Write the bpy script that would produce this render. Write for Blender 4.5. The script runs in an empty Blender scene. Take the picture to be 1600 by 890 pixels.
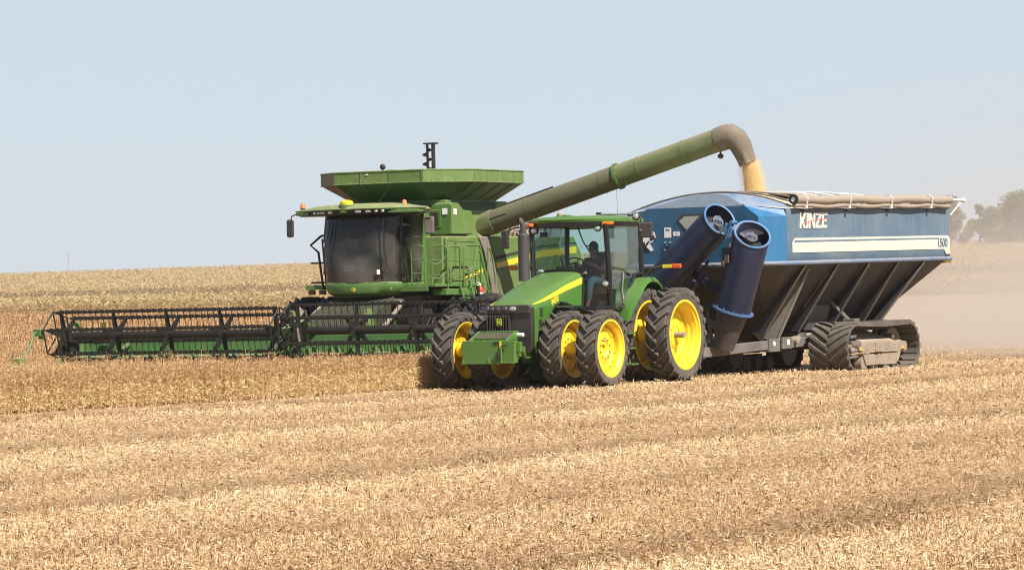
import bpy, bmesh, math, random
import numpy as np
from mathutils import Vector, Matrix
random.seed(7)
RNG = np.random.default_rng(11)
SC = bpy.context.scene
COL = SC.collection
PI = math.pi
SLOPE = 0.022            # the field rises gently to the right

# ------------------------------------------------------------------ materials
def nodes_of(name):
    m = bpy.data.materials.new(name); m.use_nodes = True
    nt = m.node_tree
    return m, nt, nt.nodes, nt.links, nt.nodes['Principled BSDF']

def rgba(c): return (c[0], c[1], c[2], 1.0)

DUST = (0.33, 0.255, 0.175)
def mat(name, col, rough=0.5, metal=0.0, dust=0.0, up=0.0, var=0.0, bump=0.0, bscale=20.0, spec=0.5, streak=0.0, wavy=0.0,
        coat=0.0, dcol=DUST, nscale=2.2, low=None, emit=0.0):
    """painted or bare surface with a coat of field dust: patchy, more on faces that look up, more low down"""
    m, nt, N, L, p = nodes_of(name)
    p.inputs['Roughness'].default_value = rough
    p.inputs['Metallic'].default_value = metal
    p.inputs['Specular IOR Level'].default_value = spec
    p.inputs['Coat Weight'].default_value = coat
    p.inputs['Base Color'].default_value = rgba(col)
    if dust <= 0 and up <= 0 and var <= 0 and bump <= 0: return m
    tc = N.new('ShaderNodeTexCoord')
    no = N.new('ShaderNodeTexNoise'); no.inputs['Scale'].default_value = nscale; no.inputs['Detail'].default_value = 6
    no.inputs['Roughness'].default_value = 0.65
    L.new(tc.outputs['Object'], no.inputs['Vector'])
    mr = N.new('ShaderNodeMapRange'); mr.inputs[1].default_value = 0.3; mr.inputs[2].default_value = 0.72
    mr.inputs[3].default_value = dust * 0.45; mr.inputs[4].default_value = min(1, dust * 1.4)
    L.new(no.outputs['Fac'], mr.inputs[0])
    fac = mr.outputs[0]
    if up > 0:
        g = N.new('ShaderNodeNewGeometry'); sx = N.new('ShaderNodeSeparateXYZ'); L.new(g.outputs['Normal'], sx.inputs[0])
        mu = N.new('ShaderNodeMapRange'); mu.inputs[1].default_value = 0.3; mu.inputs[2].default_value = 1.0
        mu.inputs[3].default_value = 0; mu.inputs[4].default_value = up; L.new(sx.outputs['Z'], mu.inputs[0])
        ad = N.new('ShaderNodeMath'); ad.operation = 'ADD'; ad.use_clamp = True
        L.new(fac, ad.inputs[0]); L.new(mu.outputs[0], ad.inputs[1]); fac = ad.outputs[0]
    if low is not None:      # mud and dust thrown up from the ground: (height where it ends, amount)
        sz = N.new('ShaderNodeSeparateXYZ'); L.new(tc.outputs['Object'], sz.inputs[0])
        ml = N.new('ShaderNodeMapRange'); ml.inputs[1].default_value = low[0]; ml.inputs[2].default_value = 0.2
        ml.inputs[3].default_value = 0; ml.inputs[4].default_value = low[1]; L.new(sz.outputs['Z'], ml.inputs[0])
        ad = N.new('ShaderNodeMath'); ad.operation = 'ADD'; ad.use_clamp = True
        L.new(fac, ad.inputs[0]); L.new(ml.outputs[0], ad.inputs[1]); fac = ad.outputs[0]
    if streak > 0:           # run-down streaks of dust and rain
        mp = N.new('ShaderNodeMapping'); mp.inputs['Scale'].default_value = (1, 1, .10); L.new(tc.outputs['Object'], mp.inputs['Vector'])
        ns = N.new('ShaderNodeTexNoise'); ns.inputs['Scale'].default_value = 7; ns.inputs['Detail'].default_value = 4; L.new(mp.outputs[0], ns.inputs['Vector'])
        ms = N.new('ShaderNodeMapRange'); ms.inputs[1].default_value = .48; ms.inputs[2].default_value = .72; ms.inputs[3].default_value = 0; ms.inputs[4].default_value = streak; L.new(ns.outputs['Fac'], ms.inputs[0])
        ad = N.new('ShaderNodeMath'); ad.operation = 'ADD'; ad.use_clamp = True
        L.new(fac, ad.inputs[0]); L.new(ms.outputs[0], ad.inputs[1]); fac = ad.outputs[0]
    mx = N.new('ShaderNodeMix'); mx.data_type = 'RGBA'
    L.new(fac, mx.inputs['Factor']); mx.inputs['A'].default_value = rgba(col); mx.inputs['B'].default_value = rgba(dcol)
    out = mx.outputs['Result']
    if var > 0:
        n2 = N.new('ShaderNodeTexNoise'); n2.inputs['Scale'].default_value = nscale * 5; n2.inputs['Detail'].default_value = 4
        L.new(tc.outputs['Object'], n2.inputs['Vector'])
        m2 = N.new('ShaderNodeMapRange'); m2.inputs[3].default_value = 1 - var; m2.inputs[4].default_value = 1 + var
        L.new(n2.outputs['Fac'], m2.inputs[0])
        hs = N.new('ShaderNodeHueSaturation'); L.new(m2.outputs[0], hs.inputs['Value']); L.new(out, hs.inputs['Color']); out = hs.outputs['Color']
    L.new(out, p.inputs['Base Color'])
    mr2 = N.new('ShaderNodeMapRange'); mr2.inputs[3].default_value = rough; mr2.inputs[4].default_value = min(1, rough + 0.5)
    L.new(fac, mr2.inputs[0]); L.new(mr2.outputs[0], p.inputs['Roughness'])
    if wavy > 0:             # slightly uneven sheet metal
        nb = N.new('ShaderNodeTexNoise'); nb.inputs['Scale'].default_value = 2.6; nb.inputs['Detail'].default_value = 2; L.new(tc.outputs['Object'], nb.inputs['Vector'])
        b = N.new('ShaderNodeBump'); b.inputs['Strength'].default_value = wavy; b.inputs['Distance'].default_value = 0.06; L.new(nb.outputs['Fac'], b.inputs['Height']); L.new(b.outputs[0], p.inputs['Normal'])
    if bump > 0:
        nb = N.new('ShaderNodeTexNoise'); nb.inputs['Scale'].default_value = bscale; nb.inputs['Detail'].default_value = 5
        L.new(tc.outputs['Object'], nb.inputs['Vector'])
        b = N.new('ShaderNodeBump'); b.inputs['Strength'].default_value = bump; b.inputs['Distance'].default_value = 0.02
        L.new(nb.outputs['Fac'], b.inputs['Height']); L.new(b.outputs[0], p.inputs['Normal'])
    return m

def glass(name, tint, refl=1.0, rough=0.02, film=0.0, zfade=None, fcol=(0.4, 0.34, 0.26)):
    """thin window glass: tinted see-through, mirror by angle, and a film of dust"""
    m, nt, N, L, p = nodes_of(name); N.remove(p)
    t = N.new('ShaderNodeBsdfTransparent'); t.inputs['Color'].default_value = rgba(tint)
    g = N.new('ShaderNodeBsdfGlossy'); g.inputs['Roughness'].default_value = rough
    fr = N.new('ShaderNodeFresnel'); fr.inputs['IOR'].default_value = 1.5
    mu = N.new('ShaderNodeMath'); mu.operation = 'MULTIPLY'; mu.inputs[1].default_value = refl; L.new(fr.outputs[0], mu.inputs[0])
    x = N.new('ShaderNodeMixShader'); L.new(mu.outputs[0], x.inputs[0]); L.new(t.outputs[0], x.inputs[1]); L.new(g.outputs[0], x.inputs[2])
    if film > 0:
        d = N.new('ShaderNodeBsdfDiffuse'); d.inputs['Color'].default_value = rgba(fcol)
        tc = N.new('ShaderNodeTexCoord'); no = N.new('ShaderNodeTexNoise'); no.inputs['Scale'].default_value = 1.15; no.inputs['Detail'].default_value = 6
        L.new(tc.outputs['Object'], no.inputs['Vector'])
        mr = N.new('ShaderNodeMapRange'); mr.inputs[1].default_value = .4; mr.inputs[2].default_value = .62; mr.inputs[3].default_value = film * .15; mr.inputs[4].default_value = film
        L.new(no.outputs['Fac'], mr.inputs[0]); ff = mr.outputs[0]
        if zfade:            # the wiped upper part is cleaner than the foot of the pane
            sz = N.new('ShaderNodeSeparateXYZ'); L.new(tc.outputs['Object'], sz.inputs[0])
            mz = N.new('ShaderNodeMapRange'); mz.interpolation_type = 'SMOOTHSTEP'; mz.inputs[1].default_value = zfade[0]; mz.inputs[2].default_value = zfade[1]; mz.inputs[3].default_value = 1; mz.inputs[4].default_value = .06; L.new(sz.outputs['Z'], mz.inputs[0])
            mm = N.new('ShaderNodeMath'); mm.operation = 'MULTIPLY'; L.new(ff, mm.inputs[0]); L.new(mz.outputs[0], mm.inputs[1]); ff = mm.outputs[0]
        y = N.new('ShaderNodeMixShader'); L.new(ff, y.inputs[0]); L.new(x.outputs[0], y.inputs[1]); L.new(d.outputs[0], y.inputs[2]); x = y
    L.new(x.outputs[0], N['Material Output'].inputs['Surface'])
    return m

def plant_mat(name, stops, rough=0.8, trans=0.25):
    """stalk and pod material: colour from each piece's own random tone (attribute tone)"""
    m, nt, N, L, p = nodes_of(name)
    a = N.new('ShaderNodeAttribute'); a.attribute_name = 'tone'
    r = N.new('ShaderNodeValToRGB'); e = r.color_ramp.elements
    while len(e) < len(stops): e.new(0.5)
    for k, (pos, c) in enumerate(stops): e[k].position = pos; e[k].color = rgba(c)
    L.new(a.outputs['Fac'], r.inputs[0])
    L.new(r.outputs[0], p.inputs['Base Color'])
    p.inputs['Roughness'].default_value = rough; p.inputs['Specular IOR Level'].default_value = 0.2
    if trans > 0:
        t = N.new('ShaderNodeBsdfTranslucent'); L.new(r.outputs[0], t.inputs['Color'])
        x = N.new('ShaderNodeMixShader'); x.inputs[0].default_value = trans
        L.new(p.outputs[0], x.inputs[1]); L.new(t.outputs[0], x.inputs[2]); L.new(x.outputs[0], N['Material Output'].inputs['Surface'])
    return m

M = {}
M['green'] = mat('tractor green paint', (0.036, 0.150, 0.007), .32, dust=.07, up=.14, var=.08, coat=.25, low=(1.3, .15))
M['tyre_shade'] = mat('shaded tyre rubber', (0.012, 0.012, 0.014), .7, dust=.04, var=.2)  # darker copy of the rubber: shade painted into the combine front tyres
M['green_dark'] = mat('dirty green castings', (0.020, 0.085, 0.016), .5, dust=.25, up=.2, var=.2)
M['hgreen'] = mat('dusty combine green', (0.058, 0.150, 0.011), .5, dust=.24, up=.45, var=.10, streak=.22, wavy=.35, nscale=1.3, dcol=(.29, .26, .14))
M['hgreen_shaded'] = mat('shaded clean green under sheet', (0.014, 0.075, 0.008), .45, dust=.02)  # free of dust, and the green darkened to paint in the underside shade
M['hgreen_clean'] = mat('combine green paint', (0.040, 0.145, 0.009), .35, dust=.12, up=.25, var=.08, streak=.12, wavy=.2)
M['hgreen_head'] = mat('header green paint', (0.026, 0.135, 0.018), .4, dust=.16, up=.45, var=.08)
M['tube_green'] = mat('dusty auger green', (0.052, 0.105, 0.014), .5, dust=.26, up=.45, var=.12, wavy=.2, nscale=.9)
M['yellow'] = mat('yellow wheel paint', (0.78, 0.54, 0.004), .42, dust=.12, var=.08, coat=.1, nscale=4)
M['stripe'] = mat('yellow stripe', (0.66, 0.52, 0.015), .45, dust=.06)
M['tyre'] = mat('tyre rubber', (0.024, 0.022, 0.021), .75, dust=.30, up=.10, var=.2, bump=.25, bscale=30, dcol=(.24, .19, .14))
M['black'] = mat('black plastic', (0.012, 0.012, 0.013), .45, dust=.08, up=.2, var=.1)
M['black_clean'] = mat('black trim', (0.008, 0.008, 0.009), .4)
M['reel'] = mat('black reel steel', (0.005, 0.005, 0.005), .5, dust=.03, up=.03, var=.2)
M['exhaust'] = mat('exhaust grey', (0.045, 0.042, 0.045), .55, metal=.3, dust=.08)
M['grey'] = mat('grey panel', (0.13, 0.115, 0.095), .6, dust=.3, up=.3, var=.1)
M['steel'] = mat('bright steel', (0.62, 0.62, 0.62), .25, metal=.9, dust=.06)
M['lamp'] = mat('lamp lens', (0.50, 0.51, 0.53), .15, metal=.55, coat=.5, var=.3, nscale=9)
M['amber'] = mat('amber lens', (0.75, 0.16, 0.01), .3)
M['red'] = mat('red paint', (0.55, 0.02, 0.015), .35, dust=.06)
M['orange'] = mat('orange beacon', (0.62, 0.17, 0.03), .35, dust=.2)
M['white'] = mat('white decal', (0.78, 0.76, 0.72), .5, dust=.04)
M['cream'] = mat('dusty white decal', (0.56, 0.53, 0.455), .6, dust=.16, nscale=3)
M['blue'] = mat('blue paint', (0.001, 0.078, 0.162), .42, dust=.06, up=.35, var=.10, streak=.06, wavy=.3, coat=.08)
M['blue_sunlit'] = mat('sunlit blue paint', (0.002, 0.122, 0.270), .40, dust=.07, var=.08, streak=.08, wavy=.3, coat=.1)  # lighter copy of the blue: sunlight painted into the left front corner
M['blue_dusty'] = mat('dusty blue paint', (0.006, 0.078, 0.152), .55, dust=.33, up=.3, var=.06, streak=.11, wavy=.35, dcol=(.29, .28, .25), nscale=.55)
M['rail'] = mat('blue rail', (0.012, 0.12, 0.31), .45, dust=.42, up=.3)
M['rail_light'] = mat('light blue flange', (0.022, 0.125, 0.29), .4, dust=.12, up=.1)
M['navy'] = mat('navy auger paint', (0.003, 0.009, 0.034), .42, dust=.025, up=.04, var=.1)
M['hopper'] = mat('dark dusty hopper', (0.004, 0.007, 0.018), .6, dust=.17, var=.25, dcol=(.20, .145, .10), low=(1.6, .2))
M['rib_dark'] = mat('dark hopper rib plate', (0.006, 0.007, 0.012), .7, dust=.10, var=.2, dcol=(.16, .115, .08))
M['rib'] = mat('dusty hopper rib', (0.03, 0.03, 0.034), .7, dust=.34, var=.1, dcol=(.30, .24, .18))
M['frame'] = mat('dusty cart frame', (0.03, 0.035, 0.05), .7, dust=.42, up=.3, var=.15, dcol=(.28, .23, .17))
M['gusset'] = mat('dusty grey gusset', (0.12, 0.11, 0.095), .7, dust=.5, var=.1, dcol=(.30, .27, .21))
M['belt'] = mat('rubber track', (0.026, 0.024, 0.022), .8, dust=.30, up=.25, var=.15, bump=.2, dcol=(.27, .22, .16))
M['tan_steel'] = mat('dust covered steel', (0.16, 0.13, 0.10), .8, dust=.55, up=.35, var=.1, dcol=(.36, .28, .20))
M['tarp_roll'] = mat('tan rolled tarp', (0.275, 0.225, 0.175), .85, dust=.15, var=.1, bump=.35, bscale=7)
M['tarp'] = mat('grey mesh tarp', (0.36, 0.365, 0.36), .7, dust=.2, var=.05)
M['bow'] = mat('pale tarp bow', (0.58, 0.565, 0.53), .5, dust=.1)
M['rust'] = mat('brown light lens', (0.13, 0.035, 0.01), .5, dust=.1)
M['khaki'] = mat('dust caked olive', (0.016, 0.020, 0.008), .7, dust=.22, up=.05, var=.25, dcol=(.12, .105, .06), nscale=3)
M['chaff'] = mat('chaff covered machinery', (0.16, 0.13, 0.09), .85, dust=.5, up=.4, var=.3, dcol=(.38, .31, .22))
M['spout'] = mat('grey rubber spout', (0.085, 0.072, 0.052), .8, dust=.28, up=.2, var=.1)
M['interior'] = mat('cab interior', (0.035, 0.033, 0.032), .7)
M['liner'] = mat('cab liner', (0.10, 0.075, 0.055), .8)
M['pale_trim'] = mat('pale cab trim', (0.42, 0.38, 0.30), .6, var=.1)
M['seat'] = mat('seat fabric', (0.10, 0.10, 0.065), .9)
M['glass'] = glass('tractor cab glass', (0.80, 0.90, 0.87), .75, film=.035)
M['glass_dark'] = glass('tinted combine glass', (0.55, 0.53, 0.50), 1.0, film=.42, zfade=(2.5, 3.55), fcol=(.26, .225, .185))
M['pane'] = mat('hopper window', (0.36, 0.36, 0.32), .25, dust=.2)
M['steelblue'] = mat('flighting steel', (0.45, 0.46, 0.48), .22, metal=.95, dust=.05)

# ------------------------------------------------------------------ mesh builder
class B:
    def __init__(s): s.v = []; s.f = []; s.m = []
    def add(s, vs, fs, m=0):
        o = len(s.v); s.v += [tuple(v) for v in vs]
        for f in fs: s.f.append([o + i for i in f]); s.m.append(m)
        return s
    def box(s, c, d, R=None, m=0, taper=None):
        x, y, z = d[0] / 2, d[1] / 2, d[2] / 2
        P = [Vector((i * x, j * y, k * z)) for k in (-1, 1) for j in (-1, 1) for i in (-1, 1)]
        if taper:
            for q in P[4:]: q.x *= taper[0]; q.y *= taper[1]
        if R is not None: P = [R @ q for q in P]
        P = [q + Vector(c) for q in P]
        return s.add(P, [(0, 2, 3, 1), (4, 5, 7, 6), (0, 1, 5, 4), (2, 6, 7, 3), (0, 4, 6, 2), (1, 3, 7, 5)], m)
    def bb(s, a, b, m=0):
        return s.box([(a[i] + b[i]) / 2 for i in range(3)], [abs(b[i] - a[i]) for i in range(3)], m=m)
    def prism(s, pts, ax, a, b, m=0):
        n = len(pts)
        def P(q, t):
            if ax == 'y': return (q[0], t, q[1])
            if ax == 'x': return (t, q[0], q[1])
            return (q[0], q[1], t)
        vs = [P(q, a) for q in pts] + [P(q, b) for q in pts]
        fs = [tuple(range(n)), tuple(range(2 * n - 1, n - 1, -1))] + [(i, (i + 1) % n, n + (i + 1) % n, n + i) for i in range(n)]
        return s.add(vs, fs, m)
    def loft(s, rings, caps=True, closed=True, m=0):
        n = len(rings[0]); vs = [q for r in rings for q in r]; fs = []
        for k in range(len(rings) - 1):
            for i in range(n if closed else n - 1):
                j = (i + 1) % n; fs.append((k * n + i, k * n + j, (k + 1) * n + j, (k + 1) * n + i))
        if caps: fs += [tuple(range(n)), tuple(range(len(vs) - 1, len(vs) - n - 1, -1))]
        return s.add(vs, fs, m)
    def tube(s, path, r, n=8, caps=True, m=0, squash=None):
        P = [Vector(q) for q in path]; rr = r if isinstance(r, (list, tuple)) else [r] * len(P)
        rings = []; up = None
        for i, q in enumerate(P):
            d = (P[min(i + 1, len(P) - 1)] - P[max(i - 1, 0)]).normalized()
            if up is None:
                up = Vector((0, 0, 1)) if abs(d.z) < .9 else Vector((1, 0, 0))
            u = (up - d * up.dot(d)).normalized(); w = d.cross(u); up = u
            k = 1.0
            if 0 < i < len(P) - 1:
                a = (P[i] - P[i - 1]).normalized(); c = a.dot(d); k = 1 / max(c, .5)
            rings.append([q + (u * math.cos(t) + w * math.sin(t)) * rr[i] for t in [2 * PI * j / n for j in range(n)]])
        return s.loft(rings, caps, True, m)
    def cyl(s, a, b, r, n=16, m=0): return s.tube([a, b], r, n, True, m)
    def lathe(s, prof, n=48, o=(0, 0, 0), R=None, m=0, loop=False):
        """profile of (radius, position along Y), turned round the Y axis"""
        k = len(prof); vs = []
        for j in range(n):
            t = 2 * PI * j / n
            for r, y in prof:
                q = Vector((r * math.cos(t), y, r * math.sin(t)))
                if R is not None: q = R @ q
                vs.append(q + Vector(o))
        fs = []
        for j in range(n):
            j2 = (j + 1) % n
            for i in range(k if loop else k - 1):
                i2 = (i + 1) % k; fs.append((j * k + i, j * k + i2, j2 * k + i2, j2 * k + i))
        return s.add(vs, fs, m)
    def ball(s, c, r, n=12, m=0, R=None):
        r = r if isinstance(r, (tuple, list)) else (r, r, r); vs = []; fs = []; k = n // 2
        for i in range(k + 1):
            a = PI * i / k
            for j in range(n):
                t = 2 * PI * j / n
                q = Vector((r[0] * math.sin(a) * math.cos(t), r[1] * math.sin(a) * math.sin(t), r[2] * math.cos(a)))
                if R is not None: q = R @ q
                vs.append(q + Vector(c))
        for i in range(k):
            for j in range(n):
                fs.append((i * n + j, i * n + (j + 1) % n, (i + 1) * n + (j + 1) % n, (i + 1) * n + j))
        return s.add(vs, fs, m)
    def mirror_y(s):
        s.v = [(x, -y, z) for x, y, z in s.v]; return s
    def build(s, name, mats, parent=None, bevel=0.0, smooth=34, seg=2):
        me = bpy.data.meshes.new(name); me.from_pydata(s.v, [], s.f)
        mats = mats if isinstance(mats, (list, tuple)) else [mats]
        for k in mats: me.materials.append(M[k] if isinstance(k, str) else k)
        me.polygons.foreach_set('material_index', s.m)
        bm = bmesh.new(); bm.from_mesh(me)
        bmesh.ops.remove_doubles(bm, verts=bm.verts, dist=1e-5)
        bmesh.ops.recalc_face_normals(bm, faces=bm.faces); bm.to_mesh(me); bm.free()
        if smooth:
            me.polygons.foreach_set('use_smooth', [True] * len(me.polygons)); me.set_sharp_from_angle(angle=math.radians(smooth))
        o = bpy.data.objects.new(name, me); COL.objects.link(o)
        if parent is not None: o.parent = parent
        if bevel > 0:
            bv = o.modifiers.new('edge', 'BEVEL'); bv.width = bevel; bv.segments = seg; bv.limit_method = 'ANGLE'; bv.angle_limit = math.radians(40); bv.harden_normals = True
        return o

def rot(ax, deg): return Matrix.Rotation(math.radians(deg), 3, ax)

def empty(name, parent=None, loc=(0, 0, 0)):
    o = bpy.data.objects.new(name, None); o.empty_display_size = .3; COL.objects.link(o); o.location = loc
    if parent is not None: o.parent = parent
    return o

def tag(o, label, cat, group=None, kind=None):
    if label: o['label'] = label
    if cat: o['category'] = cat
    if group: o['group'] = group
    if kind: o['kind'] = kind
    return o

def frame(deg):
    h = math.radians(deg); fw = Vector((-math.sin(h), -math.cos(h), 0)); fw.z = SLOPE * fw.x; fw.normalize()
    up = Vector((-SLOPE, 0, 1)).normalized(); lf = up.cross(fw)
    return Matrix((fw, lf, up)).transposed()

def place(o, origin, deg):
    o.matrix_world = Matrix.Translation(Vector(origin)) @ frame(deg).to_4x4()

def machine_point(origin, deg, l): return Vector(origin) + frame(deg) @ Vector(l)

def copy_tree(o, parent=None):
    c = o.copy(); COL.objects.link(c); c.parent = parent
    for ch in list(o.children): copy_tree(ch, c)
    return c

def lettering(body, size, o, xd, yd, mats, parent, name, shear=0.0, bold=0.0, thick=.003, align='CENTER'):
    cu = bpy.data.curves.new(name, 'FONT'); cu.body = body; cu.size = size; cu.shear = shear; cu.offset = bold
    cu.extrude = thick; cu.align_x = align; cu.align_y = 'CENTER'; cu.resolution_u = 3
    t = bpy.data.objects.new(name, cu); COL.objects.link(t)
    dg = bpy.context.evaluated_depsgraph_get(); me = bpy.data.meshes.new_from_object(t.evaluated_get(dg))
    bpy.data.objects.remove(t); bpy.data.curves.remove(cu)
    xd = Vector(xd).normalized(); yd = Vector(yd).normalized(); zd = xd.cross(yd)
    me.transform(Matrix((xd, yd, zd)).transposed().to_4x4()); me.transform(Matrix.Translation(Vector(o)))
    me.materials.clear(); me.materials.append(M[mats])
    ob = bpy.data.objects.new(name, me); COL.objects.link(ob); ob.parent = parent
    return ob

# ------------------------------------------------------------------ wheels
def tyre(R, w, rr, nl, lug=.05, side=1, mats='tyre', parent=None, name='tyre'):
    b = B(); h = R - rr; c = R - lug
    half = [(rr - .01, w * .40), (rr + .02, w * .46), (rr + h * .45, w * .505), (rr + h * .72, w * .50), (c - .03, w * .47), (c - .004, w * .40), (c, w * .2)]
    prof = half + [(c, 0)] + [(r, -y) for r, y in reversed(half)]
    b.lathe(prof, 72)
    for sgn in (1, -1):
        for i in range(nl):
            a0 = 2 * PI * (i + (.5 if sgn < 0 else 0)) / nl
            rings = []
            for t, dr, base, wd in ((-.04, 0, -.01, .026), (.12, 0, -.01, .029), (.28, -.002, -.01, .031), (.44, -.008, -.014, .037), (.520, -.020, -.04, .046), (.548, -.075, -.065, .038)):
                a = a0 + (max(t, 0) ** .93) * w * 1.02 / R
                top = R + dr; bot = min(c + base, R + dr - .01)
                def pt(r, da): return (r * math.cos(a + da), sgn * t * w, r * math.sin(a + da))
                k = .75
                rings.append([pt(bot, -wd / R), pt(top, -wd * k / R), pt(top, wd * k / R), pt(bot, wd / R)])
            b.loft(rings)
    if side < 0: b.mirror_y()
    return b.build(name, mats, parent, 0, 30)

def front_rim(rr, w, side, parent):
    b = B()
    b.lathe([(rr + .025, w * .45), (rr + .025, w * .48), (rr - .012, w * .48), (rr - .02, w * .40), (rr - .05, w * .34), (rr - .055, -.02), (rr - .02, -w * .38), (rr + .025, -w * .46), (rr + .005, -w * .47), (rr - .04, -w * .40), (rr - .075, -.03), (rr - .075, w * .3), (rr - .03, w * .42)], 56, loop=True)
    b.lathe([(rr - .06, .02), (rr - .10, .045), (rr - .16, .05), (rr - .18, .02), (rr - .26, .035), (rr - .30, .055), (.17, .06), (.15, .035), (.085, .03), (.08, -.03), (0, -.03)], 48)
    for k in range(10):
        a = 2 * PI * (k + .5) / 10; b.cyl((.20 * math.cos(a), .05, .20 * math.sin(a)), (.20 * math.cos(a), .08, .20 * math.sin(a)), .015, 6, m=1)
    for k in range(8):
        a = 2 * PI * (k + .3) / 8; r = rr - .125; b.cyl((r * math.cos(a), .04, r * math.sin(a)), (r * math.cos(a), .062, r * math.sin(a)), .016, 6, m=1)
    if side < 0: b.mirror_y()
    return b.build('rim', ['yellow', 'grey'], parent, 0, 28)

def rear_rim(rr, w, side, parent):
    b = B()
    b.lathe([(rr + .03, w * .44), (rr + .03, w * .475), (rr - .015, w * .475), (rr - .03, w * .38), (rr - .045, w * .36), (rr - .045, w * .22), (rr - .06, w * .2), (rr - .06, w * .05), (rr - .085, w * .02), (rr - .085, -w * .22), (rr - .05, -w * .3), (rr + .03, -w * .44), (rr + .01, -w * .46), (rr - .08, -w * .33), (rr - .115, -w * .22), (rr - .115, w * .0), (rr - .085, w * .04), (rr - .082, w * .2), (rr - .07, w * .24), (rr - .06, w * .36)], 64, loop=True)
    b.lathe([(rr - .10, -w * .16), (rr - .16, -w * .12), (rr - .20, -w * .12), (rr - .22, -w * .17), (rr - .32, -w * .14), (.26, -w * .10), (.24, -w * .04), (.13, -w * .03), (.12, -w * .02), (0, -w * .02)], 56)
    for k in range(10):
        a = 2 * PI * k / 10; b.cyl((.19 * math.cos(a), -w * .04, .19 * math.sin(a)), (.19 * math.cos(a), -w * .04 + .03, .19 * math.sin(a)), .017, 6)
    b.cyl((0, -w * .02, 0), (0, w * .42, 0), .062, 16, m=1)
    if side < 0: b.mirror_y()
    return b.build('rim', ['yellow', 'tan_steel'], parent, 0, 28)
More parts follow.
